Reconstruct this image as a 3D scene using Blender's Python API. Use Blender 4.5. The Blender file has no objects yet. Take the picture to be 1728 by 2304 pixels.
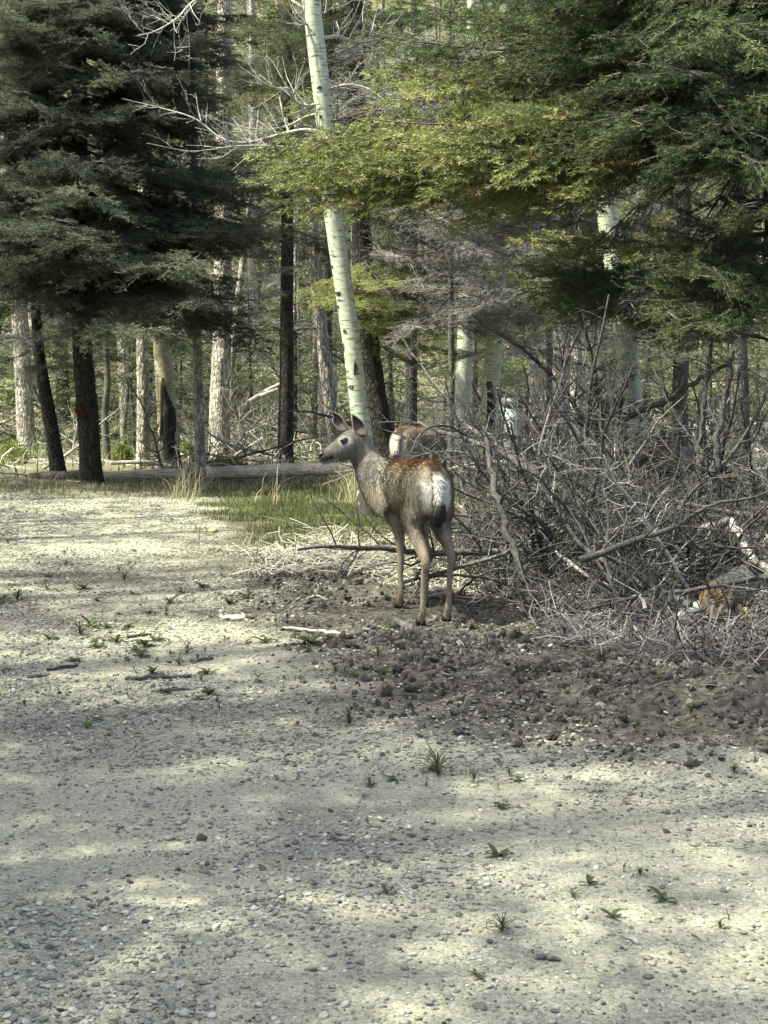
import bpy, bmesh, math, random
import numpy as np
from mathutils import Vector, Matrix
R = math.radians
sc = bpy.context.scene
col = sc.collection

# ------------------------------------------------------------------ camera, sky, sun, exposure
FPX, CX, CY, HZ, CAMH = 3400.0, 864.0, 1152.0, 800.0, 1.6      # focal length etc. in photo pixels
PITCH = math.atan((CY - HZ) / FPX)
cam = bpy.data.cameras.new('camera'); camo = bpy.data.objects.new('camera', cam); col.objects.link(camo)
camo.location = (0, 0, CAMH); camo.rotation_euler = (math.pi/2 - PITCH, 0, 0)
cam.sensor_fit = 'AUTO'; cam.sensor_width = 36; cam.lens = FPX/2304*36
cam.clip_start = 0.1; cam.clip_end = 2000
sc.camera = camo
SUN_AZ, SUN_EL = R(-108), R(58)          # azimuth measured from +Y towards +X: the sun stands left, a little behind the viewer
sd = Vector((math.sin(SUN_AZ)*math.cos(SUN_EL), math.cos(SUN_AZ)*math.cos(SUN_EL), math.sin(SUN_EL)))
w = bpy.data.worlds.new('World'); sc.world = w; w.use_nodes = True
nt = w.node_tree; bg = nt.nodes['Background']
sky = nt.nodes.new('ShaderNodeTexSky'); sky.sky_type = 'NISHITA'; sky.sun_disc = False
sky.sun_elevation = SUN_EL; sky.sun_rotation = SUN_AZ; sky.air_density = .7; sky.dust_density = 4.0; sky.ozone_density = .3
nt.links.new(sky.outputs[0], bg.inputs[0]); bg.inputs[1].default_value = 0.14
sl = bpy.data.lights.new('sun', 'SUN'); sl.energy = 3.6; sl.angle = R(0.53); sl.color = (1, .99, .82)
so = bpy.data.objects.new('sun', sl); col.objects.link(so); so.rotation_euler = sd.to_track_quat('Z', 'Y').to_euler(); so.location = sd*40
sc.view_settings.view_transform = 'Standard'; sc.view_settings.look = 'None'; sc.view_settings.gamma = 1
sc.view_settings.use_curve_mapping = False
sc.view_settings.exposure = 1.95
sc.cycles.max_bounces = 4; sc.cycles.diffuse_bounces = 2; sc.cycles.transmission_bounces = 2; sc.cycles.glossy_bounces = 2
sc.cycles.sample_clamp_indirect = 6

SHSEED, SHGAP = 4, .0
# ------------------------------------------------------------------ pixels to places
cp, sp_ = math.cos(PITCH), math.sin(PITCH)
def ray(px, py):
    u, v = (px - CX)/FPX, (CY - py)/FPX
    return Vector((u, cp + v*sp_, -sp_ + v*cp))
def at(px, py, Y):
    d = ray(px, py); t = Y/d.y
    return Vector((d.x*t, Y, CAMH + d.z*t))
def gp(px, py, z=0.0):
    d = ray(px, py); t = (z - CAMH)/d.z
    return Vector((d.x*t, d.y*t, z))
def mpp(Y): return Y/FPX          # metres per photo pixel at depth Y

# ------------------------------------------------------------------ numpy noise
def _h(i, j, s):
    n = (i*374761393 + j*668265263 + s*974634777) & 0xffffffff
    n = ((n ^ (n >> 13))*1274126177) & 0xffffffff
    return ((n ^ (n >> 16)) & 0xffff)/65535.0
def vn(x, y, s=0):
    x = np.asarray(x, float); y = np.asarray(y, float)
    i = np.floor(x).astype(np.int64); j = np.floor(y).astype(np.int64)
    a = x - i; b = y - j; a = a*a*(3 - 2*a); b = b*b*(3 - 2*b)
    return (_h(i, j, s)*(1-a) + _h(i+1, j, s)*a)*(1-b) + (_h(i, j+1, s)*(1-a) + _h(i+1, j+1, s)*a)*b
def fbm(x, y, o=4, s=0):
    t = 0; a = .5
    for k in range(o):
        t = t + a*vn(np.asarray(x)*2**k, np.asarray(y)*2**k, s+k*7); a *= .5
    return t/(1 - .5**o)
def smooth(e0, e1, x):
    t = np.clip((np.asarray(x, float) - e0)/(e1 - e0), 0, 1); return t*t*(3 - 2*t)
def inpoly(x, y, poly):
    x = np.asarray(x, float); y = np.asarray(y, float); r = np.zeros(x.shape, bool); n = len(poly)
    for k in range(n):
        (x1, y1), (x2, y2) = poly[k], poly[(k+1) % n]
        c = ((y1 > y) != (y2 > y)) & (x < (x2-x1)*(y-y1)/((y2-y1) if y2 != y1 else 1e-9) + x1)
        r ^= c
    return r
def pxpoly(pts): return [(gp(a, b).x, gp(a, b).y) for a, b in pts]

# ------------------------------------------------------------------ mesh helpers
def mesh(name, V, F, mats, mi=None, C=None, smooth_=False):
    """V (n,3); F list of arrays (m,3) or (m,4)"""
    me = bpy.data.meshes.new(name)
    V = np.asarray(V, np.float32)
    F = [np.asarray(f, np.int32) for f in (F if isinstance(F, (list, tuple)) else [F]) if len(f)]
    tot = np.concatenate([np.full(len(f), f.shape[1], np.int32) for f in F])
    li = np.concatenate([f.ravel() for f in F])
    me.vertices.add(len(V)); me.vertices.foreach_set('co', V.ravel())
    me.loops.add(len(li)); me.loops.foreach_set('vertex_index', li)
    me.polygons.add(len(tot)); st = np.zeros(len(tot), np.int32); st[1:] = np.cumsum(tot)[:-1]
    me.polygons.foreach_set('loop_start', st)
    if mi is not None: me.polygons.foreach_set('material_index', np.asarray(mi, np.int32))
    if smooth_: me.polygons.foreach_set('use_smooth', np.ones(len(tot), bool))
    for m in (mats if isinstance(mats, (list, tuple)) else [mats]): me.materials.append(m)
    if C is not None:
        a = me.attributes.new('col', 'FLOAT_COLOR', 'POINT')
        C = np.asarray(C, np.float32)
        if C.shape[1] == 3: C = np.concatenate([C, np.ones((len(C), 1), np.float32)], 1)
        a.data.foreach_set('color', C.ravel())
    me.update(calc_edges=True)
    return me
class MB:
    """collects triangles and quads"""
    def __init__(s): s.V = []; s.F3 = []; s.F4 = []; s.C = []; s.n = 0; s.m3 = []; s.m4 = []
    def add(s, V, F, mat=0, C=None):
        V = np.asarray(V, float); F = np.asarray(F, int)
        if len(F) == 0: return
        (s.F3 if F.shape[1] == 3 else s.F4).append(F + s.n)
        (s.m3 if F.shape[1] == 3 else s.m4).append(np.full(len(F), mat))
        s.V.append(V); s.n += len(V)
        if C is not None:
            C = np.asarray(C, float); s.C.append(np.broadcast_to(C, (len(V), 3)) if C.ndim == 1 else C)
    def mesh(s, name, mats, smooth_=False):
        F = []; mi = []
        if s.F3: F.append(np.concatenate(s.F3)); mi.append(np.concatenate(s.m3))
        if s.F4: F.append(np.concatenate(s.F4)); mi.append(np.concatenate(s.m4))
        return mesh(name, np.concatenate(s.V), F, mats, np.concatenate(mi), np.concatenate(s.C) if s.C else None, smooth_)
def obj(name, me, parent=None, loc=None, rot=None, scale=None):
    o = bpy.data.objects.new(name, me); col.objects.link(o)
    if parent: o.parent = parent
    if loc is not None: o.location = loc
    if rot is not None: o.rotation_euler = rot
    if scale is not None: o.scale = scale if hasattr(scale, '__len__') else (scale,)*3
    return o
def tag(o, label=None, cat=None, group=None, kind=None):
    if label: o['label'] = label
    if cat: o['category'] = cat
    if group: o['group'] = group
    if kind: o['kind'] = kind
    return o
def thing(name, label, cat, loc=(0, 0, 0), rz=0, group=None):
    o = obj(name, None, None, loc, (0, 0, rz)); o.empty_display_size = .1
    return tag(o, label, cat, group)
def copy_tree(o, parent=None):
    c = o.copy(); col.objects.link(c); c.parent = parent
    for ch in list(o.children): copy_tree(ch, c)
    return c
def nrm(a): return a/np.maximum(np.linalg.norm(a, axis=-1, keepdims=True), 1e-9)
def tube(pts, radii, n=6, caps=True, rough=0, seed=0, off=0.0):
    P = np.asarray([tuple(p) for p in pts], float); k = len(P); r = np.asarray(radii, float)
    if r.ndim == 0: r = np.full(k, float(r))
    T = np.zeros_like(P); T[1:-1] = P[2:] - P[:-2]; T[0] = P[1] - P[0]; T[-1] = P[-1] - P[-2]; T = nrm(T)
    a = np.array([1., 0, 0]) if abs(T[0][0]) < .8 else np.array([0., 1, 0])
    U = np.zeros_like(P); u = nrm(a - T[0]*a.dot(T[0]))
    for i in range(k):
        u = nrm(u - T[i]*u.dot(T[i])); U[i] = u
    W = np.cross(T, U)
    th = np.arange(n)*2*math.pi/n + off
    rr = np.repeat(r[:, None], n, 1)
    if rough:
        L = np.concatenate([[0], np.cumsum(np.linalg.norm(np.diff(P, axis=0), axis=1))])
        A = np.repeat(th[None], k, 0); Lm = np.repeat(L[:, None], n, 1)
        w1 = fbm(np.cos(A)*2.2 + 9 + seed, np.sin(A)*2.2 + Lm*3, 3, seed) - .5
        w2 = fbm(A*n/6.283*.5, Lm*7, 2, seed+3) - .5
        rr = rr*(1 + rough*(w1*1.2 + w2*.8))
    V = P[:, None] + U[:, None]*(np.cos(th)[None, :, None]*rr[..., None]) + W[:, None]*(np.sin(th)[None, :, None]*rr[..., None])
    V = V.reshape(-1, 3)
    i = np.arange(k-1)[:, None]*n; j = np.arange(n)[None]; j2 = (j+1) % n
    F = np.stack([i+j, i+j2, i+n+j2, i+n+j], -1).reshape(-1, 4)
    return V, F
def add_tube(mb, pts, radii, n=6, mat=0, C=None, cap=True, **k):
    V, F = tube(pts, radii, n, **k); m0 = mb.n
    mb.add(V, F, mat, C)
    if cap:
        for base, ci in ((0, 0), (len(V)-n, -1)):
            c = V[base:base+n].mean(0); VV = np.concatenate([V[base:base+n], c[None]])
            FF = np.stack([np.arange(n), (np.arange(n)+1) % n, np.full(n, n)], 1)
            if base == 0: FF = FF[:, ::-1]
            mb.add(VV, FF, mat, C)
def curve_pts(pts, m=8):
    """smooth Catmull-Rom through points"""
    P = [np.asarray(tuple(p), float) for p in pts]; P = [2*P[0]-P[1]] + P + [2*P[-1]-P[-2]]; out = []
    for i in range(1, len(P)-2):
        for t in np.arange(m)/m:
            a, b, c, d = P[i-1:i+3]
            out.append(.5*((2*b) + (c-a)*t + (2*a-5*b+4*c-d)*t*t + (3*b-a-3*c+d)*t**3))
    out.append(P[-2]); return np.array(out)
def interp(vals, m=8):
    v = np.asarray(vals, float); k = len(v)
    return np.interp(np.linspace(0, k-1, (k-1)*m+1), np.arange(k), v)

# ------------------------------------------------------------------ materials
def mat(name):
    m = bpy.data.materials.new(name); m.use_nodes = True
    n = m.node_tree.nodes; b = n['Principled BSDF']; b.inputs['Specular IOR Level'].default_value = .25
    return m, m.node_tree, b
def N(nt, t, **k):
    n = nt.nodes.new(t)
    for a, v in k.items():
        if a.startswith('i_'): n.inputs[int(a[2:]) if a[2:].isdigit() else a[2:].replace('_', ' ')].default_value = v
        else: setattr(n, a, v)
    return n
def ramp(nt, stops, interp='LINEAR'):
    r = nt.nodes.new('ShaderNodeValToRGB'); e = r.color_ramp; e.interpolation = interp
    while len(e.elements) < len(stops): e.elements.new(.5)
    for q, (p, c) in zip(e.elements, stops): q.position = p; q.color = (c[0]*.985, c[1], c[2]*.985, 1)
    return r
def coords(nt, scale, obj_=True):
    t = N(nt, 'ShaderNodeTexCoord'); mp = N(nt, 'ShaderNodeMapping'); mp.inputs['Scale'].default_value = scale
    nt.links.new(t.outputs['Object' if obj_ else 'Generated'], mp.inputs[0]); return mp
def mixc(nt, a, b, fac, mode='MIX'):
    m = N(nt, 'ShaderNodeMix', data_type='RGBA', blend_type=mode)
    for s, i in ((fac, 0), (a, 6), (b, 7)):
        if isinstance(s, (int, float)): m.inputs[i].default_value = s
        elif isinstance(s, tuple): m.inputs[i].default_value = (*s, 1)
        else: nt.links.new(s, m.inputs[i])
    return m.outputs[2]
def bump(nt, b, h, strength=.5, dist=.01):
    bu = N(nt, 'ShaderNodeBump'); bu.inputs['Strength'].default_value = strength; bu.inputs['Distance'].default_value = dist
    nt.links.new(h, bu.inputs['Height']); nt.links.new(bu.outputs[0], b.inputs['Normal'])

def foliage_mat(name, trans=.3, rough=.55, var=.35):
    m, nt, b = mat(name)
    a = N(nt, 'ShaderNodeAttribute', attribute_name='col')
    oi = N(nt, 'ShaderNodeObjectInfo'); mr = N(nt, 'ShaderNodeMapRange'); mr.inputs[3].default_value = 1-var; mr.inputs[4].default_value = 1+var
    nt.links.new(oi.outputs['Random'], mr.inputs[0])
    mu = N(nt, 'ShaderNodeVectorMath', operation='SCALE'); nt.links.new(a.outputs['Color'], mu.inputs[0]); nt.links.new(mr.outputs[0], mu.inputs['Scale'])
    nt.links.new(mu.outputs[0], b.inputs['Base Color']); b.inputs['Roughness'].default_value = rough
    tr = N(nt, 'ShaderNodeBsdfTranslucent'); nt.links.new(mu.outputs[0], tr.inputs[0])
    ms = N(nt, 'ShaderNodeMixShader'); ms.inputs[0].default_value = trans
    nt.links.new(b.outputs[0], ms.inputs[1]); nt.links.new(tr.outputs[0], ms.inputs[2])
    nt.links.new(ms.outputs[0], nt.nodes['Material Output'].inputs[0]); return m
def wood_mat(name, c1, c2, c3, sc_=(30, 30, 6), rough=.9, bstr=.6, bdist=.012):
    m, nt, b = mat(name)
    mp = coords(nt, sc_); n1 = N(nt, 'ShaderNodeTexNoise'); n1.inputs['Scale'].default_value = 1; n1.inputs['Detail'].default_value = 5
    nt.links.new(mp.outputs[0], n1.inputs[0])
    r = ramp(nt, [(.3, c1), (.5, c2), (.7, c3)]); nt.links.new(n1.outputs[0], r.inputs[0])
    mp2 = coords(nt, (2.5, 2.5, 1.6)); n2 = N(nt, 'ShaderNodeTexNoise'); nt.links.new(mp2.outputs[0], n2.inputs[0]); n2.inputs['Scale'].default_value = 1; n2.inputs['Detail'].default_value = 3
    r2 = ramp(nt, [(.3, (.6, .6, .6)), (.7, (1.25, 1.25, 1.25))]); nt.links.new(n2.outputs[0], r2.inputs[0])
    nt.links.new(mixc(nt, r.outputs[0], r2.outputs[0], 1., 'MULTIPLY'), b.inputs['Base Color'])
    b.inputs['Roughness'].default_value = rough; bump(nt, b, n1.outputs[0], bstr, bdist); return m
def bark_mat(name, dark, mid, light, scale=22):
    """furrowed conifer bark: stretched cells with dark seams"""
    m, nt, b = mat(name)
    mp = coords(nt, (scale*1.3, scale*1.3, scale*.42))
    nd = N(nt, 'ShaderNodeTexNoise'); nd.inputs['Scale'].default_value = .8; nd.inputs['Detail'].default_value = 3; nt.links.new(mp.outputs[0], nd.inputs[0])
    add = N(nt, 'ShaderNodeVectorMath', operation='MULTIPLY_ADD'); nt.links.new(nd.outputs['Color'], add.inputs[0]); add.inputs[1].default_value = (2.2,)*3; nt.links.new(mp.outputs[0], add.inputs[2])
    v = N(nt, 'ShaderNodeTexVoronoi', feature='DISTANCE_TO_EDGE'); v.inputs['Scale'].default_value = 1; nt.links.new(add.outputs[0], v.inputs[0])
    v2 = N(nt, 'ShaderNodeTexVoronoi'); v2.inputs['Scale'].default_value = 1; nt.links.new(add.outputs[0], v2.inputs[0])
    r = ramp(nt, [(0, dark), (.1, mid), (.5, light)]); nt.links.new(v.outputs[0], r.inputs[0])
    sep = N(nt, 'ShaderNodeSeparateColor'); nt.links.new(v2.outputs['Color'], sep.inputs[0])
    r2 = ramp(nt, [(0, (.6, .58, .56)), (1, (1.3, 1.22, 1.15))]); nt.links.new(sep.outputs[0], r2.inputs[0])
    nt.links.new(mixc(nt, r.outputs[0], r2.outputs[0], 1., 'MULTIPLY'), b.inputs['Base Color']); b.inputs['Roughness'].default_value = .95
    h = N(nt, 'ShaderNodeMath', operation='MULTIPLY_ADD'); nt.links.new(nd.outputs[0], h.inputs[0]); h.inputs[1].default_value = .3; 
    mr = N(nt, 'ShaderNodeMapRange'); mr.inputs[2].default_value = .35; nt.links.new(v.outputs[0], mr.inputs[0]); nt.links.new(mr.outputs[0], h.inputs[2])
    bump(nt, b, h.outputs[0], .9, .02); return m
def aspen_mat(name, base=(.44, .475, .365), warm=(.54, .54, .43)):
    m, nt, b = mat(name)
    mp = coords(nt, (2.2, 2.2, 1.2)); n1 = N(nt, 'ShaderNodeTexNoise'); n1.inputs['Scale'].default_value = 1; n1.inputs['Detail'].default_value = 6; nt.links.new(mp.outputs[0], n1.inputs[0])
    r1 = ramp(nt, [(.3, tuple(.8*c for c in base)), (.5, base), (.72, warm)]); nt.links.new(n1.outputs[0], r1.inputs[0])
    mp2 = coords(nt, (9, 9, 75)); n2 = N(nt, 'ShaderNodeTexNoise'); n2.inputs['Scale'].default_value = 1; n2.inputs['Detail'].default_value = 3; nt.links.new(mp2.outputs[0], n2.inputs[0])
    r2 = ramp(nt, [(.585, (0, 0, 0)), (.67, (1, 1, 1))]); nt.links.new(n2.outputs[0], r2.inputs[0])
    c = mixc(nt, r1.outputs[0], (.07, .065, .05), r2.outputs[0])
    mp4 = coords(nt, (14, 14, 30)); n4 = N(nt, 'ShaderNodeTexNoise'); n4.inputs['Scale'].default_value = 1; n4.inputs['Detail'].default_value = 4; nt.links.new(mp4.outputs[0], n4.inputs[0])
    r4 = ramp(nt, [(.35, (.78, .78, .76)), (.65, (1.1, 1.1, 1.1))]); nt.links.new(n4.outputs[0], r4.inputs[0])
    c = mixc(nt, c, r4.outputs[0], 1., 'MULTIPLY')
    # old dark furrowed bark at the foot (object coordinates: z up from the ground)
    t = N(nt, 'ShaderNodeTexCoord'); sx = N(nt, 'ShaderNodeSeparateXYZ'); nt.links.new(t.outputs['Object'], sx.inputs[0])
    mp3 = coords(nt, (12, 12, 9)); n3 = N(nt, 'ShaderNodeTexNoise'); n3.inputs['Scale'].default_value = 1; n3.inputs['Detail'].default_value = 4; nt.links.new(mp3.outputs[0], n3.inputs[0])
    ma = N(nt, 'ShaderNodeMath', operation='MULTIPLY_ADD'); nt.links.new(n3.outputs[0], ma.inputs[0]); ma.inputs[1].default_value = -1.7; nt.links.new(sx.outputs[2], ma.inputs[2])
    r3 = ramp(nt, [(0, (1, 1, 1)), (.12, (0, 0, 0))])
    ad = N(nt, 'ShaderNodeMath', operation='ADD'); nt.links.new(ma.outputs[0], ad.inputs[0]); ad.inputs[1].default_value = .55
    nt.links.new(ad.outputs[0], r3.inputs[0])
    c = mixc(nt, c, (.055, .05, .04), r3.outputs[0])
    nt.links.new(c, b.inputs['Base Color']); b.inputs['Roughness'].default_value = .75; bump(nt, b, n2.outputs[0], .25, .006); return m
def plain(name, c, rough=.8, var=.25, scale=8, spec=.25):
    m, nt, b = mat(name); mp = coords(nt, (scale,)*3); n1 = N(nt, 'ShaderNodeTexNoise'); n1.inputs['Scale'].default_value = 1; n1.inputs['Detail'].default_value = 6
    nt.links.new(mp.outputs[0], n1.inputs[0]); r = ramp(nt, [(.3, tuple(x*(1-var) for x in c)), (.7, tuple(x*(1+var) for x in c))]); nt.links.new(n1.outputs[0], r.inputs[0])
    nt.links.new(r.outputs[0], b.inputs['Base Color']); b.inputs['Roughness'].default_value = rough; b.inputs['Specular IOR Level'].default_value = spec
    bump(nt, b, n1.outputs[0], .4, .01); return m
M = {}
M['needle'] = foliage_mat('needle', .28)
M['leaf'] = foliage_mat('leaf', .35)
M['grass'] = foliage_mat('grass', .35, .5, .0)
M['twig'] = foliage_mat('twig_bark', .0, .9, .3)
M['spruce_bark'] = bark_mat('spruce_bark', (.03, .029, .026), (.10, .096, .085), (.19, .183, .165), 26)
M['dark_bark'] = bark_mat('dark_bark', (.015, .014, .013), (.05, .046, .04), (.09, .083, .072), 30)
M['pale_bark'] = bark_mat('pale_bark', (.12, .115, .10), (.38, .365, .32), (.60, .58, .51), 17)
M['aspen'] = aspen_mat('aspen_bark')
M['aspen_tan'] = aspen_mat('aspen_bark_tan', (.40, .36, .24), (.48, .43, .28))
M['deadwood'] = wood_mat('dead_wood', (.05, .048, .044), (.105, .101, .092), (.20, .192, .172), (40, 40, 40))
M['darkwood'] = wood_mat('dark_dead_wood', (.035, .033, .03), (.075, .07, .062), (.13, .12, .105), (40, 40, 40))
M['palewood'] = wood_mat('pale_weathered_wood', (.22, .212, .185), (.34, .328, .285), (.46, .44, .385), (10, 10, 60))
M['log'] = wood_mat('weathered_log', (.26, .24, .205), (.44, .41, .35), (.60, .56, .48), (5, 40, 40), bstr=1., bdist=.03)
M['splinter'] = wood_mat('fresh_splinter', (.07, .042, .024), (.21, .14, .078), (.42, .32, .2), (30, 30, 30))
M['char'] = plain('charred_wood', (.018, .017, .016), .7, .5, 30)
M['amberwood'] = wood_mat('amber_bare_wood', (.26, .19, .08), (.38, .30, .14), (.46, .37, .19), (12, 12, 2))
M['redwood'] = wood_mat('red_broken_wood', (.05, .018, .010), (.11, .038, .018), (.18, .07, .03), (40, 40, 8))
M['rock'] = plain('pale_rock', (.48, .48, .46), .85, .25, 9)
M['tanrock'] = plain('tan_rock', (.42, .33, .2), .85, .25, 25)
M['box_metal'] = plain('grey_green_paint', (.17, .205, .205), .45, .05, 3, .4)
M['box_dark'] = plain('grey_paint_shadow_gap', (.06, .065, .065), .6, .1, 5)

# ------------------------------------------------------------------ zones on the ground (from the photo, on the plane z=0)
SOIL = pxpoly([(590, 1300), (830, 1250), (1100, 1290), (1200, 1400), (1728, 1440), (2200, 1450), (2200, 1760), (1728, 1735), (1560, 1705), (1400, 1680), (1180, 1665), (1000, 1620), (880, 1570), (760, 1500), (640, 1440), (590, 1370)])
GRASS = pxpoly([(470, 1098), (840, 1078), (930, 1120), (890, 1260), (740, 1290), (630, 1245), (560, 1185), (490, 1130)])
def boundary_x(y):     # right edge of the gravel road as a function of distance
    pts = sorted([(gp(2000, 2290).y, 3.2), (gp(2150, 1900).y, gp(2150, 1900).x), (gp(1850, 1740).y, gp(1850, 1740).x), (gp(1400, 1670).y, gp(1400, 1670).x),
                  (gp(860, 1520).y, gp(860, 1520).x), (gp(620, 1400).y, gp(620, 1400).x), (gp(600, 1290).y, gp(600, 1290).x), (gp(560, 1200).y, gp(560, 1200).x), (gp(460, 1110).y, gp(460, 1110).x), (18.6, -6), (30, -30)])
    return np.interp(y, [a for a, _ in pts], [b for _, b in pts])
def soft(poly, x, y, r=.18):
    """soft membership in a polygon, ragged by noise"""
    x = np.asarray(x, float); y = np.asarray(y, float)
    jx = (fbm(x*2.1, y*2.1, 3, 5)-.5)*2.4*r*2; jy = (fbm(x*2.1+40, y*2.1, 3, 6)-.5)*3.4*r*2
    t = 0
    for k in range(8):
        a = k*math.pi/4; t = t + inpoly(x+jx+r*math.cos(a), y+jy+1.6*r*math.sin(a), poly)
    return t/8
FEET = [(.224, 8.87), (.383, 9.02), (.10, 9.5), (.262, 9.58)]
def zones(x, y):
    gr = smooth(.12, -.25, x - boundary_x(y) + (fbm(x*1.7, y*1.3, 4, 2)-.5)*.9)
    gr = gr*smooth(18.3, 17.5, y + (fbm(x*.8, y*.8, 3, 3)-.5)*1.2)
    gr = gr*smooth(-5.2, -4.4, x + (fbm(x*1.5, y*1.1, 3, 8)-.5)*.5)
    so_ = soft(SOIL, x, y)
    gs = soft(GRASS, x, y, .15)
    return gr, so_, gs
def hill(x, y):
    d = np.maximum(np.asarray(y, float) - 26, 0)
    return np.minimum(.020*d**1.8, 45) + .9*(fbm(np.asarray(x)*.07, np.asarray(y)*.07, 3, 9)-.5)*smooth(26, 40, y)
BERM = [(gp(1090, 1500).x, gp(1090, 1500).y, .05, .45), (gp(1330, 1560).x, gp(1330, 1560).y, .07, .4), (gp(1480, 1560).x, gp(1480, 1560).y, .09, .4), (gp(1640, 1620).x, gp(1640, 1620).y, .10, .42), (gp(1760, 1640).x, gp(1760, 1640).y, .13, .45),
        (gp(1600, 1720).x, gp(1600, 1720).y, .05, .22), (gp(780, 1330).x, gp(780, 1330).y, .05, .5), (gp(740, 1480).x, gp(740, 1480).y, .04, .4)]
def height(x, y):
    x = np.asarray(x, float); y = np.asarray(y, float)
    gr, so_, gs = zones(x, y)
    z = hill(x, y)
    fade = smooth(-7.5, -6, x)*smooth(8.5, 7, x)*smooth(1.3, 2.2, y)*smooth(25.6, 23, y)
    for bx, by, h, r in BERM:
        z = z + h*np.exp(-((x-bx)**2 + (y-by)**2)/(r*r))*fade
    z = z + fade*(so_*(.10*(fbm(x*5, y*5, 4, 11)-.5) + .07*np.abs(fbm(x*12, y*12, 3, 12)-.5)) + .012*(fbm(x*1.3, y*1.3, 3, 13)-.5) + .006*(fbm(x*11, y*11, 3, 14)-.5)
                  + (1-gr)*.04*(fbm(x*3, y*3, 4, 15)-.5))
    k = 1.0
    for fx, fy in FEET: k = k*smooth(.05, .28, np.sqrt((x-fx)**2 + (y-fy)**2))
    return z*k if np.ndim(z) else float(z*k)
def gz(x, y): return float(np.asarray(height(np.array([x]), np.array([y])))[0])

# ------------------------------------------------------------------ ground material
def ground_mat():
    m, nt, b = mat('ground_gravel_soil')
    at_ = N(nt, 'ShaderNodeAttribute', attribute_name='col'); sep = N(nt, 'ShaderNodeSeparateColor'); nt.links.new(at_.outputs['Color'], sep.inputs[0])
    def noise(s, d=5, dist=0):
        mp = coords(nt, (s, s, s)); n = N(nt, 'ShaderNodeTexNoise'); n.inputs['Scale'].default_value = 1; n.inputs['Detail'].default_value = d; n.inputs['Distortion'].default_value = dist
        nt.links.new(mp.outputs[0], n.inputs[0]); return n
    # gravel grains
    def cells(s):
        mp = coords(nt, (s, s, s)); v = N(nt, 'ShaderNodeTexVoronoi'); v.inputs['Scale'].default_value = 1; nt.links.new(mp.outputs[0], v.inputs[0]); return v
    v = cells(85); v3 = cells(190)
    sc1 = N(nt, 'ShaderNodeSeparateColor'); nt.links.new(v.outputs['Color'], sc1.inputs[0])
    r = ramp(nt, [(0, (.11, .11, .094)), (.25, (.222, .22, .172)), (.6, (.292, .29, .225)), (1, (.425, .415, .32))]); nt.links.new(sc1.outputs[0], r.inputs[0])
    sc3 = N(nt, 'ShaderNodeSeparateColor'); nt.links.new(v3.outputs['Color'], sc3.inputs[0])
    r3 = ramp(nt, [(0, (.20, .193, .15)), (1, (.36, .345, .268))]); nt.links.new(sc3.outputs[1], r3.inputs[0])
    g = mixc(nt, r.outputs[0], r3.outputs[0], .55)
    n1 = noise(1.1, 5, .3); rr = ramp(nt, [(.3, (.70, .70, .72)), (.5, (1, 1, .97)), (.7, (1.15, 1.12, 1.0))]); nt.links.new(n1.outputs[0], rr.inputs[0])
    g = mixc(nt, g, rr.outputs[0], 1., 'MULTIPLY')
    # soil
    n2 = noise(28, 8); rs = ramp(nt, [(.3, (.028, .025, .021)), (.5, (.072, .065, .054)), (.72, (.16, .147, .122))]); nt.links.new(n2.outputs[0], rs.inputs[0])
    # forest litter
    n3 = noise(16, 8, 1.5); rl = ramp(nt, [(.3, (.05, .046, .03)), (.5, (.115, .105, .068)), (.68, (.23, .21, .145))]); nt.links.new(n3.outputs[0], rl.inputs[0])
    gb = ramp(nt, [(.3, (.06, .085, .025)), (.7, (.14, .16, .055))]); nt.links.new(n2.outputs[0], gb.inputs[0])
    c = mixc(nt, rl.outputs[0], g, sep.outputs[0])
    c = mixc(nt, c, gb.outputs[0], sep.outputs[2])
    # litter strewn over gravel
    c = mixc(nt, c, rs.outputs[0], sep.outputs[1])
    nt.links.new(c, b.inputs['Base Color']); b.inputs['Roughness'].default_value = .95; b.inputs['Specular IOR Level'].default_value = .12
    h = N(nt, 'ShaderNodeMath', operation='SUBTRACT'); nt.links.new(n2.outputs[0], h.inputs[0]); nt.links.new(v.outputs[0], h.inputs[1])
    bump(nt, b, h.outputs[0], .4, .012); return m
M['ground'] = ground_mat()
def ground_colors(x, y):
    gr, so_, gs = zones(x, y)
    # debris-darkened streaks across the mid distance of the road
    lit = smooth(.40, .62, fbm(x*.8+3, y*1.1, 4, 21))*smooth(5.6, 7.6, y)*smooth(18.2, 15, y)*(.35+.65*smooth(.4, .6, fbm(x*4, y*4, 3, 23)))*.95
    so2 = np.clip(so_*smooth(.25, .55, fbm(x*3+7, y*3, 3, 22) + .25*so_) + lit*.8, 0, .95)
    sp = smooth(.42, .6, fbm(x*.5, y*.3, 3, 27))*smooth(19, 24, y)*.8
    return np.stack([np.clip(gr, 0, 1), so2*.9, np.clip(gs*.85 + sp, 0, 1)], -1)

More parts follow.
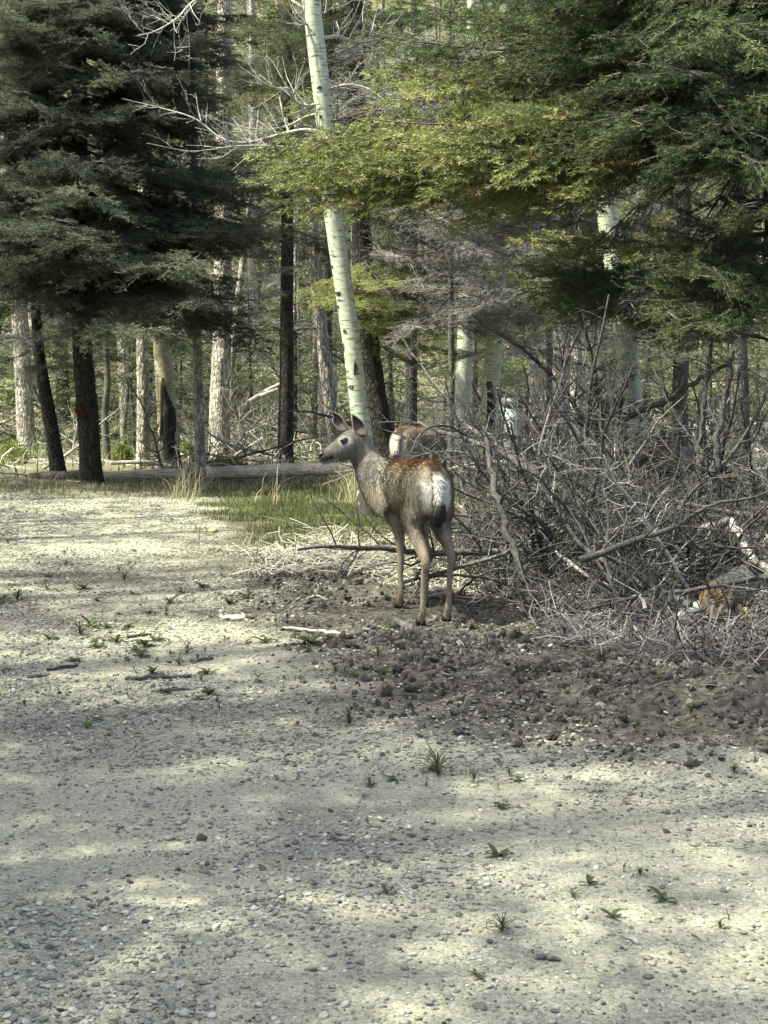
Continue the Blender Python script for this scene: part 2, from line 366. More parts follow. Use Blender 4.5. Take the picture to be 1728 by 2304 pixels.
def grid_mesh(xs, ys):
    X, Y = np.meshgrid(xs, ys); Z = height(X.ravel(), Y.ravel()).reshape(X.shape)
    V = np.stack([X, Y, Z], -1).reshape(-1, 3); nx = len(xs); ny = len(ys)
    i = np.arange(ny-1)[:, None]*nx; j = np.arange(nx-1)[None]
    F = np.stack([i+j, i+j+1, i+nx+j+1, i+nx+j], -1).reshape(-1, 4)
    return V, F
ysn = [1.0]
while ysn[-1] < 26: ysn.append(min(26, ysn[-1] + max(.03, ysn[-1]*.0045)))
V, F = grid_mesh(np.arange(-8, 9.001, .045), np.array(ysn))
C = ground_colors(V[:, 0], V[:, 1])
fc = V[F].mean(1); road = fc[:, 0] < boundary_x(fc[:, 1])
road &= (fc[:, 1] < 18.0) & (fc[:, 0] > -4.9)
def sub(V, F, C, name):
    u, inv = np.unique(F, return_inverse=True)
    return mesh(name, V[u], [inv.reshape(F.shape)], M['ground'], C=C[u], smooth_=True)
road_o = tag(obj('gravel_road', sub(V, F[road], C, 'gravel_road')), kind='structure')
floor_near = F[~road]
xs = np.concatenate([np.arange(-320, -40, 20), np.arange(-40, -8, 2), np.arange(-8, 9, 1.), np.arange(9, 41, 2), np.arange(60, 321, 20)])
ys = np.concatenate([np.arange(-60, -10, 10), np.arange(-10, 1, 1), np.arange(1, 26, 1.), np.arange(26, 60, 1.), np.arange(60, 90, 3), np.arange(90, 260, 20)])
V2, F2 = grid_mesh(xs, ys); c2 = V2[F2].mean(1)
F2 = F2[~((c2[:, 0] > -8) & (c2[:, 0] < 9) & (c2[:, 1] > 1) & (c2[:, 1] < 26))]
C2 = ground_colors(V2[:, 0], V2[:, 1])
Vb = np.concatenate([V, V2]); Fb = np.concatenate([floor_near, F2 + len(V)]); Cb = np.concatenate([C, C2])
ground_o = tag(obj('ground', sub(Vb, Fb, Cb, 'ground')), kind='structure')

# ------------------------------------------------------------------ conifer boughs
def needles(mb, P, D, L, colr, rng, K=8, nl=.024, nw=.0065, spread=.8, mat_=0):
    n = len(P)
    if n == 0: return
    P = np.asarray(P); D = nrm(np.asarray(D)); L = np.asarray(L)
    a = rng.normal(size=(n, 3)); U = nrm(np.cross(D, a)); W = np.cross(D, U)
    t = (np.arange(K)+.5)/K; ph = np.arange(K)*2.39996
    base = P[:, None] + D[:, None]*(L[:, None]*t[None])[..., None]
    rad = U[:, None]*np.cos(ph)[None, :, None] + W[:, None]*np.sin(ph)[None, :, None]
    sp = spread*(1 - .45*t)[None, :, None]
    dr = nrm(D[:, None]*.75 + rad*sp + rng.normal(size=(n, K, 3))*.12)
    sd_ = nrm(np.cross(dr, rad + .3*rng.normal(size=(n, K, 3))))*nw*.5
    ln = nl*rng.uniform(.75, 1.25, (n, K, 1))
    T = np.stack([base - sd_, base + sd_, base + dr*ln], 2).reshape(-1, 3)
    F = np.arange(len(T)).reshape(-1, 3)
    Cc = np.repeat(np.asarray(colr), K*3, 0)
    mb.add(T, F, mat_, Cc)
def ribbons(mb, A, B, wd, colr, rng, mat_=0):
    """thin flat twigs from A to B"""
    A = np.asarray(A); B = np.asarray(B); n = len(A)
    if n == 0: return
    s = nrm(np.cross(B - A, rng.normal(size=(n, 3))))*(np.asarray(wd).reshape(-1, 1)*.5)
    T = np.stack([A - s, A + s, B + s*.5, B - s*.5], 1).reshape(-1, 3)
    mb.add(T, np.arange(len(T)).reshape(-1, 4), mat_, np.repeat(np.asarray(colr), 4, 0))

def make_bough(mb, seed, L=2.4, wid=.5, dens=1., green=(.05, .075, .03), tipc=(.075, .09, .03), orange=.05, dead=False, bare=.18, K=8, nl=.024, nw=.0065, xf=None, hang=.12, deadmix=.1):
    rng = np.random.default_rng(seed)
    def rot(p): return p if xf is None else p @ xf[:3, :3].T + xf[:3, 3]
    def rotd(d): return d if xf is None else d @ xf[:3, :3].T
    ph = rng.uniform(0, 6.28)
    S = np.linspace(0, 1, 14)
    def axis(s): return np.stack([L*s, .04*L*np.sin(3*s+ph)*s, L*(-hang*s + .10*hang/.12*s*s*s)], -1)
    wood = np.array((.075, .066, .056)); grey = np.array((.17, .17, .152))
    V, F = tube(rot(axis(S)), np.linspace(.016, .003, 14)*L/2.4, 4); mb.add(V, F, 1, wood)
    nlat = int(L/.062*dens)
    s = np.sort(rng.uniform(bare*.5, 1, nlat)); side = np.where(np.arange(nlat) % 2, 1, -1)*np.where(rng.uniform(size=nlat) < .15, -1, 1)
    ll = (wid*L*np.power(1-s, .65)*np.minimum(1, (s+.12)/.40)*rng.uniform(.55, 1.15, nlat) + .10)
    an = R(58)*rng.uniform(.75, 1.2, nlat)
    ld = nrm(np.stack([np.cos(an), side*np.sin(an), rng.uniform(-.35, .15, nlat)], -1)); lp = axis(s)
    A = []; B = []; tw = []
    NP, ND, NL, NC, NS = [], [], [], [], []
    for i in range(nlat):
        m = max(2, int(ll[i]/.09)); up = np.array([0, 0, 1.])
        q = np.linspace(0, 1, m+1)[:, None]
        pts = lp[i] + ld[i]*ll[i]*q + np.array([0, 0, -.10])*ll[i]*q*q + rng.normal(size=(m+1, 3))*.008
        A.append(pts[:-1]); B.append(pts[1:]); tw.append(np.linspace(.010, .004, m))
        k = max(3, int(ll[i]/.042*dens)); t = np.sort(rng.uniform(.08, 1, k))
        b0 = np.stack([np.interp(t, q[:, 0], pts[:, c]) for c in range(3)], -1)
        pl = nrm(np.cross(ld[i], up)); sg = np.where(np.arange(k) % 2, 1, -1)
        a2 = R(50)*rng.uniform(.7, 1.3, k)
        d2 = nrm(ld[i]*np.cos(a2)[:, None] + pl*(sg*np.sin(a2))[:, None] + np.stack([rng.normal(size=k)*.12, rng.normal(size=k)*.12, rng.uniform(-.35, .35, k)], -1))
        l2 = (.06 + .30*ll[i]*(1-t))*rng.uniform(.6, 1.2, k); l2 = np.minimum(l2, .24)
        A.append(b0); B.append(b0 + d2*l2[:, None]); tw.append(np.full(k, .0042))
        NP.append(b0); ND.append(d2); NL.append(l2); NS.append(np.full(k, s[i]) + .2*t)
        # twiglets on the longer second-order twigs
        for j in np.nonzero(l2 > .09)[0]:
            kk = int(l2[j]/.032*dens) + 1; tt = rng.uniform(.15, .95, kk)
            p3 = b0[j] + d2[j]*(l2[j]*tt)[:, None]; pl2 = nrm(np.cross(d2[j], up + rng.normal(size=3)*.3)); s3 = np.where(np.arange(kk) % 2, 1, -1)
            d3 = nrm(d2[j]*.7 + pl2*s3[:, None]*.7 + rng.normal(size=(kk, 3))*.2)
            l3 = rng.uniform(.03, .07, kk)
            NP.append(p3); ND.append(d3); NL.append(l3); NS.append(np.full(kk, s[i]+.25))
            if dead: A.append(p3); B.append(p3 + d3*(l3*1.6)[:, None]); tw.append(np.full(kk, .0032))
    A = np.concatenate(A); B = np.concatenate(B); tw = np.concatenate(tw)
    if dead: cw = grey*rng.uniform(.5, 1.5, (len(A), 1))
    else: cw = wood*rng.uniform(.6, 1.5, (len(A), 1))
    ribbons(mb, rot(A), rot(B), tw*(1.25 if dead else 1), cw, rng, 1)
    if dead: return
    P = np.concatenate(NP); D = np.concatenate(ND); Ln = np.concatenate(NL); S_ = np.concatenate(NS)
    keep = (S_ > bare*rng.uniform(.5, 2.0, len(P)))
    # bare twig ends and gaps in patches along the bough
    keep &= fbm(P[:, 0]*3+seed, P[:, 1]*3, 2, seed) > .30
    P, D, Ln, S_ = P[keep], D[keep], Ln[keep], S_[keep]
    g = np.asarray(green)*rng.uniform(.6, 1.45, (len(P), 1)); tc = np.asarray(tipc)*rng.uniform(.7, 1.3, (len(P), 1))
    out = np.clip(fbm(P[:, 0]*2.2+3*seed, P[:, 1]*2.2, 2, seed+1)*1.6 - .5, 0, 1)[:, None]
    cc = g*(1-out) + tc*out
    om = (rng.uniform(size=len(P)) < orange*(.3+2.2*(fbm(P[:, 0]*1.4+9, P[:, 1]*1.4, 2, seed+5) > .56)))
    cc[om] = np.array((.17, .095, .05))*rng.uniform(.6, 1.3, (om.sum(), 1))
    needles(mb, rot(P), rotd(D), Ln, cc, rng, K, nl, nw)

BOUGH = {}
def bough_mesh(key, n, **k):
    BOUGH[key] = []
    for i in range(n):
        mb = MB(); make_bough(mb, 100*len(BOUGH) + i, **k); BOUGH[key].append(mb.mesh('bough_'+key, [M['needle'], M['twig']]))
bough_mesh('spruce', 4, L=2.4, wid=.46, dens=1.25, green=(.085, .11, .07), tipc=(.145, .155, .09), orange=.05, nl=.020, nw=.0065, K=9, hang=.2)
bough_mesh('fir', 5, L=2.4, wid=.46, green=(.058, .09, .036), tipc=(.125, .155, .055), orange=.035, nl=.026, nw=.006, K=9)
bough_mesh('sun_painted_fir', 3, L=2.4, wid=.46, green=(.17, .205, .065), tipc=(.32, .34, .13), orange=.08, nl=.026, nw=.0065, K=9)  # lit copy of the fir, needle colours brightened to stand for sunlight
bough_mesh('dead', 4, L=2.4, wid=.44, dead=True, hang=.18)

def put_bough(tree, key, a, b, rng, roll=None, name='bough', wscale=1.):
    """a bough from trunk point a to tip b, in the tree's own coordinates"""
    a = Vector(a); b = Vector(b); x = (b - a); L = x.length; x.normalize()
    y = Vector((0, 0, 1)).cross(x); y.normalize(); z = x.cross(y)
    r = rng.uniform(-.35, .35) if roll is None else roll
    rm = Matrix((x, y, z)).transposed() @ Matrix.Rotation(r, 3, 'X')
    # the prototype droops by 10 % of its length towards the tip; aim above
    rm = rm @ Matrix.Rotation(-.04, 3, 'Y')
    s = L/2.4
    o = obj(name, BOUGH[key][rng.integers(len(BOUGH[key]))], tree)
    o.matrix_local = Matrix.Translation(a) @ rm.to_4x4() @ Matrix.Diagonal((s, s*wscale*(1 if rng.uniform() < .5 else -1), s*rng.uniform(.9, 1.1), 1))
    return o
def trunk_mesh(pts, radii, m, sides=20, rough=.06, seed=0, name='trunk', flare=True):
    P = curve_pts(pts, 10); r = interp(radii, 10)
    if flare:
        L = np.linalg.norm(P - P[0], axis=1); r = r*(1 + .35*np.exp(-L/.12))
    V, F = tube(P, r, sides, rough=rough, seed=seed)
    return mesh(name, V, [F], m, smooth_=True)

# prototype trees for the forest behind (crown joined, cheaper needles)
def crown_mesh(seed, H, z0, rad, nb, dead=0., key='g', greens=None):
    rng = np.random.default_rng(seed); mb = MB()
    for i in range(nb):
        q = (i + rng.uniform())/nb; z = z0 + (H - z0)*q**1.05; L = rad*(1 - (z-z0)/(H-z0))**.75*rng.uniform(.65, 1.15) + .35
        if q < .12: L *= .8
        a = i*2.39996 + rng.uniform(-.4, .4); dr = .25 - .5*q + rng.uniform(-.12, .12)
        x = np.array([math.cos(a)*math.cos(dr), math.sin(a)*math.cos(dr), -math.sin(dr)]); y = nrm(np.cross([0, 0, 1.], x)); zz = np.cross(x, y)
        xf = np.eye(4); xf[:3, 0] = x; xf[:3, 1] = y; xf[:3, 2] = zz; xf[:3, 3] = (0, 0, z)
        isd = rng.uniform() < (dead if q > .15 else max(dead, .4 if H > 8 else .05))
        g = greens[rng.integers(len(greens))]
        make_bough(mb, seed*50+i, L=L, wid=.5, dens=.42, green=g, tipc=tuple(c*1.6 for c in g), orange=.02, dead=isd, K=6, nl=.05, nw=.017, xf=xf)
    return mb.mesh('crown', [M['needle'], M['twig']])
GREENS = [(.07, .105, .042), (.10, .135, .05), (.125, .16, .055), (.085, .105, .055)]
PROTO = []
for k, (H, z0, rad, nb, dead, tr, bk) in enumerate([(13, 1.0, 2.1, 70, .08, .15, 'pale_bark'), (11, 1.4, 1.8, 60, .1, .13, 'spruce_bark'), (15, 2.0, 2.3, 72, .08, .19, 'pale_bark'), (10, 1.2, 1.5, 46, 1., .11, 'pale_bark'), (7, .25, 1.6, 60, .03, .08, 'spruce_bark')]):
    cm = crown_mesh(700+k, H, z0, rad, nb, dead, greens=GREENS)
    tm = trunk_mesh([(0, 0, -.3), (.05, .02, H*.3), (.0, .06, H*.65), (.03, .03, H*.98)], [tr, tr*.82, tr*.45, .012], M[bk], 12, .12, k)
    PROTO.append((tm, cm))
def forest_tree(k, x, y, s, rz, label, group, name='conifer_tree', tilt=0.):
    t = thing(name, label, 'tree', (x, y, gz(x, y)), rz, group); t.scale = (s, s, s); t.rotation_euler = (tilt, tilt*.6, rz)
    obj('trunk', PROTO[k][0], t); obj('crown', PROTO[k][1], t); return t

rng = np.random.default_rng(11)
# trees beyond the clearing, thick enough to close the view
LAB = ['tall green spruce in the sunlit forest behind the fallen logs', 'slim dark green spruce in the forest behind the fallen logs', 'tallest kind of spruce, bare low down, in the forest behind the logs',
       'grey dead conifer of bare twigs in the forest behind the logs', 'young bushy green conifer on the forest slope behind the logs']
cells = []
for yy in np.arange(27, 80, 3.4):
    for xx in np.arange(-.24*yy, .31*yy+2.1, 3.3):
        x = xx + rng.uniform(-1.3, 1.3); y = yy + rng.uniform(-1.4, 1.4)
        if rng.uniform() < .16: continue
        cells.append((x, y))
for x, y in cells:
    k = int(rng.choice(5, p=[.2, .16, .12, .14, .38])); s = rng.uniform(.75, 1.2)
    forest_tree(k, x, y, s, rng.uniform(0, 6.28), LAB[k], 'trees of the forest behind, kind %d' % (k+1), tilt=rng.normal()*.03)

for i in range(95):
    y = rng.uniform(22.5, 42); x = rng.uniform(-.28, .28)*y
    k = int(rng.choice([4, 4, 4, 3])); forest_tree(k, x, y, rng.uniform(.35, .75), rng.uniform(0, 6.28), ['', '', '', 'low grey dead conifer of bare twigs in the undergrowth behind the logs', 'low bushy young conifer in the undergrowth behind the logs'][k], 'low undergrowth conifers, kind %d' % (k+1), 'young_conifer' if k == 4 else 'dead_conifer', rng.normal()*.05)
# trees beside and behind the viewer, whose shade dapples the road
SHADE = [(-8.2, 11.6, 1, 1.25), (-6.6, 13.6, 4, 1.5), (-10.8, 14.6, 0, 1.2), (-7.2, 17.6, 1, 1.3), (-9.4, 18.4, 0, 1.2), (7.2, 3.5, 1, .9), (7.8, 8.2, 0, 1.0)]
rsh = np.random.default_rng(SHSEED)
kx = math.sin(SUN_AZ)/math.tan(SUN_EL); ky = math.cos(SUN_AZ)/math.tan(SUN_EL)
for yy in np.arange(-6.5, 9.5, 2.3):
    for xx in np.arange(-6.2, -15, -2.9):
        X_, Y_ = xx + rsh.uniform(-.5, .4), yy + rsh.uniform(-.9, .9); k_ = int(rsh.choice([0, 1, 2, 2])); s_ = rsh.uniform(1.45, 1.9)
        if rsh.uniform() < SHGAP: continue
        if min(math.hypot(X_ - (.1+kx*h), Y_ - (9.2+ky*h)) for h in range(6, 20)) < 1.3: continue      # the sun reaches the doe here
        SHADE.append((X_, Y_, k_, s_))
for x, y, k, s in SHADE:
    forest_tree(k, x, y, s, rng.uniform(0, 6.28), 'tall spruce at the edge of the road, casting the dappled shade', 'spruces along the near edge of the road')

# ------------------------------------------------------------------ trunks of the middle distance
def px_trunk(name, label, pts, Y, mkey, group=None, rough=.07, sides=20, seed=0, cat='tree', top=None, extra=None):
    """pts: (px, py, width px) from the foot up; the foot stands on the ground at depth Y"""
    b = at(pts[0][0], pts[0][1], Y); z0 = gz(b.x, Y)
    foot = Vector((b.x, Y, z0)); P = [(0, 0, -.06)]; r = [pts[0][2]*mpp(Y)/2]
    for px, py, w_ in pts:
        q = at(px, py, Y) - foot
        if q.z < .12: continue
        P.append(tuple(q)); r.append(w_*mpp(Y)/2)
    if top:
        p1 = np.array(P[-1]); p0 = np.array(P[-2]); d = (p1-p0)/np.linalg.norm(p1-p0); d = d*.5 + np.array([0, 0, .5]); d /= np.linalg.norm(d)
        for f in (.4, 1.):
            P.append(tuple(p1 + d*top*f)); r.append(r[-1]*(.75 if f < 1 else .3))
    t = thing(name, label, 'tree', foot, 0, group)
    tr = obj('trunk', trunk_mesh(P, r, M[mkey], sides, rough, seed), t)
    t['foot'] = 0; del t['foot']
    return t, np.array(P), np.array(r)
def along(P, z):
    """point of a trunk path at height z"""
    return np.array([np.interp(z, P[:, 2], P[:, c]) for c in range(3)])
def dead_boughs(t, P, rng, z0, z1, n, l0, l1, key='dead', a0=0, a1=6.28):
    for i in range(n):
        z = rng.uniform(z0, z1); a = rng.uniform(a0, a1); L = rng.uniform(l0, l1); p = along(P, z)
        d = np.array([math.cos(a), math.sin(a), rng.uniform(-.45, .1)])
        put_bough(t, key, p, p + d*L, rng, name='dead_bough' if key == 'dead' else 'bough')

# the dark spruce standing by the road's end
t, P, r = px_trunk('spruce_tree', 'big dark spruce with low drooping boughs and a red broken stub on its trunk', [(205, 1090, 54), (202, 1000, 48), (192, 880, 46), (184, 760, 43), (180, 500, 38), (178, 200, 34), (176, -200, 28)], 19.0, 'dark_bark', top=4, rough=.1)
rs = np.random.default_rng(5)
for i in range(250):
    q = (i+.5)/250; z = 2.5 + 6.8*q; a = i*2.39996 + rs.uniform(-.5, .5)
    L = (2.75 - 1.3*q)*rs.uniform(.75, 1.12); p = along(P, z)
    if math.sin(a) > .55 and rs.uniform() < .55: continue
    if math.cos(a) < -.3: L *= .72
    d = np.array([math.cos(a), math.sin(a), -.20 + .15*q + rs.uniform(-.12, .1)])
    put_bough(t, 'spruce', p, p + d*L, rs)
dead_boughs(t, P, rs, 1.6, 3.6, 7, 1.0, 2.0)
mb = MB()
q0 = at(172, 926, 18.84) - t.location
for k in range(13):
    st = Vector((rs.normal()*.030 + .03, rs.normal()*.01, rs.normal()*.022)); dv = Vector((rs.normal()*.035, -.02, rs.normal()*.035 + .01))
    add_tube(mb, [q0+st, q0+st+dv*.6, q0+st+dv*1.3 + Vector((.015, -.01, .012))], [.020, .013, .003], 5)
obj('broken_stub', mb.mesh('broken_stub', M['redwood']), t)

# other trunks, left to right
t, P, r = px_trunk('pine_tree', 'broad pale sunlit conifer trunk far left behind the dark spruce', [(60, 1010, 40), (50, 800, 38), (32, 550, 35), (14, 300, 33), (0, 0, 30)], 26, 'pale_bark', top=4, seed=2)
dead_boughs(t, P, rs, 1.5, 8, 10, .6, 1.6); dead_boughs(t, P, rs, 3.5, 9, 9, .8, 1.6, 'sun_painted_fir')
t, P, r = px_trunk('leaning_tree', 'dark slender trunk leaning left beside the big dark spruce', [(134, 1062, 36), (115, 960, 32), (96, 850, 27), (84, 760, 23), (78, 640, 18)], 19.8, 'dark_bark', top=2, seed=3)
dead_boughs(t, P, rs, 1.4, 3, 8, .5, 1.3)
t, P, r = px_trunk('thin_dead_tree', 'thin pale crooked dead trunk just right of the dark spruce', [(240, 1010, 17), (236, 930, 16), (242, 860, 14), (238, 780, 13), (244, 690, 12), (240, 600, 10)], 23, 'deadwood', top=2, seed=4)
dead_boughs(t, P, rs, 1., 3.5, 6, .4, 1.0)
for i, (x0, x1) in enumerate([(300, 292), (281, 288)]):
    t, P, r = px_trunk('thin_dead_tree', ['thin straight grey sapling trunk nearer the sunlit furrowed trunk', 'thin straight grey sapling trunk nearer the crooked dead trunk'][i], [(x0, 960, 9), (x1, 850, 8), (x1-3, 700, 7), (x1-4, 560, 6)], 25.5, 'deadwood', top=2, seed=5+i)
t, P, r = px_trunk('pine_tree', 'straight sunlit furrowed conifer trunk beside the scorched aspen', [(322, 1048, 31), (322, 960, 29), (322, 860, 28), (321, 760, 27), (322, 500, 24), (322, 100, 20)], 22, 'pale_bark', top=3, seed=7)
dead_boughs(t, P, rs, 1.6, 6, 8, .5, 1.2)
# scorched aspen: amber bare wood above, black char below
t, P, r = px_trunk('scorched_aspen', 'scorched aspen with an amber bare trunk and black charred foot', [(384, 1052, 50), (378, 980, 44), (374, 900, 44), (368, 820, 41), (364, 740, 39), (360, 500, 35), (356, 100, 30)], 21.5, 'aspen_tan', top=3, seed=8, rough=.04)
Y = 21.5
def strip(mb, t, Y, rows, dep, mat_=0):
    """a raised irregular patch of bark on a trunk: rows of (py, px left, px right), bulging towards the viewer"""
    V = []; k = 9
    for py, a, b in rows:
        for j in range(k):
            f = j/(k-1); px = a + (b-a)*f
            q = at(px, py, Y) - t.location; w_ = (b-a)*mpp(Y)/2
            q.y = -dep(py) * math.sqrt(max(0, 1-(2*f-1)**2*.9)) 
            V.append(tuple(q))
    n = len(rows); F = [[i*k+j, i*k+j+1, (i+1)*k+j+1, (i+1)*k+j] for i in range(n-1) for j in range(k-1)]
    mb.add(V, F, mat_)
mb = MB(); strip(mb, t, Y, [(868, 370, 374), (890, 366, 386), (920, 372, 396), (950, 360, 398), (990, 362, 398), (1030, 362, 402), (1058, 360, 408)], lambda py: .165); obj('charred_bark', mb.mesh('charred_bark', M['char'], True), t)
mb = MB(); strip(mb, t, Y, [(850, 358, 376), (880, 358, 372), (920, 359, 371), (960, 360, 368), (980, 361, 364)], lambda py: .155); obj('bare_wood', mb.mesh('bare_wood', M['amberwood'], True), t)
t, P, r = px_trunk('slender_tree', 'slender grey trunk standing at the fallen log, left of the plated trunk', [(452, 1072, 27), (450, 1000, 24), (447, 900, 22), (444, 800, 21), (440, 600, 19), (436, 200, 16)], 20, 'pale_bark', top=3, seed=9)
dead_boughs(t, P, rs, 1.5, 4, 9, .4, 1.1)
t, P, r = px_trunk('pine_tree', 'stout sunlit trunk with pale plated bark above the bright shrub', [(494, 1022, 50), (494, 940, 47), (497, 840, 44), (500, 740, 41), (502, 500, 37), (504, 100, 32)], 24, 'pale_bark', top=3, seed=10, rough=.12, sides=28)
dead_boughs(t, P, rs, 2.0, 7, 10, .6, 1.4)
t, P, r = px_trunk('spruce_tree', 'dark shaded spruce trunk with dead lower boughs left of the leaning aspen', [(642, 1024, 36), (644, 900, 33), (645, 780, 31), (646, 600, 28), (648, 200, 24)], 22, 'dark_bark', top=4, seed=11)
dead_boughs(t, P, rs, 2.0, 5, 14, .7, 1.7); dead_boughs(t, P, rs, 3.0, 6.5, 14, 1.0, 1.9, 'spruce')
t, P, r = px_trunk('pine_tree', 'pale sunlit trunk leaning left, close behind the leaning aspen', [(756, 1010, 34), (742, 900, 31), (730, 800, 30), (718, 700, 28), (704, 520, 25)], 22.5, 'pale_bark', top=3, seed=12)
dead_boughs(t, P, rs, 1.6, 4, 6, .5, 1.1)
# big dark conifer behind the first deer
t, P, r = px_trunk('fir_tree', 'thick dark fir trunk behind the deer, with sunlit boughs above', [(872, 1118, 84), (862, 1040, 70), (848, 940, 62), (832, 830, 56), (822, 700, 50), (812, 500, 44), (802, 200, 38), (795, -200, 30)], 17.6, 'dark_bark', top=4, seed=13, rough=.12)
rf = np.random.default_rng(8)
for px, py, dy in [(690, 650, -1.2), (760, 690, -1.5), (900, 690, -1.6), (980, 720, -1.2), (1060, 700, -.8), (1090, 640, -.4), (1020, 760, -1.0), (930, 780, -.8), (1130, 690, .2), (1000, 640, -.6), (880, 640, -1.5), (1150, 620, .6), (820, 740, -1.4), (1040, 800, -.5), (960, 830, -.4)]:
    b = at(px, py, 17.6+dy) - t.location; p = along(P, b.z + .35)
    put_bough(t, 'sun_painted_fir' if rf.uniform() < .65 else 'fir', p, b, rf)
for i in range(40):
    z = rf.uniform(3.9, 7.2); a = i*2.4; p = along(P, z); L = rf.uniform(1.1, 2.0); d = np.array([math.cos(a), math.sin(a), rf.uniform(-.4, 0)])
    put_bough(t, 'dead' if (z < 5.2 and math.cos(a) > -.2) else ('sun_painted_fir' if rf.uniform() < .4 else 'fir'), p, p+d*L, rf, name='dead_bough' if z < 5.2 and math.cos(a) > -.2 else 'bough')
dead_boughs(t, P, rf, 2.4, 4.8, 30, 1.3, 2.6, a0=-1.2, a1=.6)

# background trunks on the right
t, P, r = px_trunk('aspen_tree', 'aspen with dark furrowed lower bark beside the grey utility pedestal', [(1088, 1085, 46), (1096, 980, 42), (1104, 880, 40), (1112, 780, 38), (1120, 640, 36), (1128, 400, 32)], 17.2, 'aspen', top=4, seed=14, rough=.05)
mb = MB(); strip(mb, t, 17.2, [(858, 1092, 1108), (900, 1090, 1118), (950, 1086, 1116), (1000, 1080, 1112), (1050, 1074, 1106), (1090, 1066, 1108)], lambda py: .12); obj('dark_bark', mb.mesh('dark_bark', M['dark_bark'], True), t)
put_bough(t, 'dead', along(P, 2.0), (1.1, -.3, 2.2), rf, name='dead_bough'); put_bough(t, 'dead', along(P, 1.7), (-.9, -.3, 1.5), rf, name='dead_bough')
t, P, r = px_trunk('aspen_tree', 'pale aspen trunk half hidden behind the sunlit fir boughs', [(1036, 1010, 42), (1040, 900, 38), (1046, 780, 36), (1052, 600, 33), (1058, 300, 30)], 22, 'aspen', top=4, seed=15, rough=.03)
for i, (x0, x1, Y, w_, lb) in enumerate([(1262, 1272, 20, 44, 'reddish furrowed trunk behind the brush pile, left of the dappled aspen'), (1296, 1290, 21.5, 34, 'second reddish trunk close behind the dappled aspen'), (1200, 1196, 24, 26, 'slim grey trunk in the gap behind the pedestal'), (1530, 1540, 22, 40, 'greyish trunk behind the brush pile, right of the dappled aspen'), (1665, 1650, 19.5, 46, 'thick brown trunk behind the brush pile at the fir'), (925, 930, 24, 30, 'slim dark trunk behind the second deer')]):
    t, P, r = px_trunk('conifer_tree', lb, [(x0, 1050, w_), (x0, 900, w_*.93), ((x0+x1)/2, 700, w_*.86), (x1, 300, w_*.72)], Y, 'pale_bark' if i in (0, 1, 2) else 'spruce_bark', top=4, seed=20+i, rough=.1)
    dead_boughs(t, P, rf, 1.4, 5.5, 16, .7, 1.9)
    dead_boughs(t, P, rf, 3.0, 7.0, 7, .8, 1.7, 'sun_painted_fir' if i % 2 else 'fir')
# grey, twiggy dead conifer in the middle
for (x0, Y, lb) in [(1010, 15.6, 'dead grey conifer of fine bare twigs behind the second deer'), (1230, 16.5, 'dead grey conifer of fine bare twigs left of the dappled aspen')]:
    t, P, r = px_trunk('dead_conifer', lb, [(x0, 1130, 15), (x0+6, 900, 14), (x0+4, 600, 12), (x0+8, 300, 10)], Y, 'deadwood', top=1.5, seed=30, rough=.1)
    dead_boughs(t, P, rf, 2.0, 4.8, 54, .8, 1.8, a0=-3.3, a1=.3)

# ------------------------------------------------------------------ the two near aspens
def grow(mb, p, d, L, r, depth, rng, mat_=0, C=None, up=.25, sides=5, wander=.22):
    """a bare branch with up-curved side twigs"""
    k = max(4, int(L/.09)); pts = [np.array(p, float)]; d = nrm(np.asarray(d, float)); out = []
    for i in range(k):
        d = nrm(d + rng.normal(size=3)*wander*.5 + np.array([0, 0, up*.12])); pts.append(pts[-1] + d*L/k); out.append(d)
    rr = np.linspace(r, r*.3, k+1)
    add_tube(mb, pts, rr, sides if r > .004 else 3, mat_, C, cap=False)
    if depth > 0:
        n = max(2, int(L/(.10 if depth < 2 else .15)))
        for j in range(n):
            t = rng.uniform(.15, 1); i = min(k-1, int(t*k)); a = nrm(np.cross(out[i], rng.normal(size=3)))
            nd = nrm(out[i]*rng.uniform(.5, .9) + a*.8 + np.array([0, 0, up]))
            grow(mb, pts[i], nd, L*rng.uniform(.22, .5)*(1.1-.5*t), max(rr[i]*.55, .0022), depth-1, rng, mat_, C, up, sides, wander)
def px_branch(t, Y, pts, w0, w1, seed, mkey, depth=2, name='branch', nsub=9, l=(.25, .6), up=.35, d0=0.):
    rng = np.random.default_rng(seed)
    P = np.array([tuple(at(a, b, Y + d0*i/(len(pts)-1)) - t.location) for i, (a, b) in enumerate(pts)]); P = curve_pts(P, 5); r = np.linspace(w0, w1, len(P))*mpp(Y)/2
    mb = MB(); add_tube(mb, P, r, 6)
    for j in range(nsub):
        i = int(rng.uniform(.2, 1)*(len(P)-2)); d = nrm(P[i+1]-P[i]); a = nrm(np.cross(d, rng.normal(size=3)))
        grow(mb, P[i], nrm(d*.6 + a*.8 + np.array([0, 0, up])), rng.uniform(*l), max(r[i]*.5, .0022), depth-1, rng, up=up)
    return obj(name, mb.mesh(name, M[mkey], True), t)
Y = 15.0
t, P, r = px_trunk('aspen_tree', 'slender pale aspen leaning left over the deer, with bare branches', [(826, 1162, 54), (828, 1100, 47), (820, 1010, 44), (806, 900, 40), (792, 780, 40), (774, 650, 41), (756, 530, 41), (741, 420, 38), (731, 280, 38), (716, 140, 40), (700, 0, 39), (690, -150, 35)], Y, 'aspen', top=4, rough=.035, seed=40, sides=24)
ra = np.random.default_rng(3)
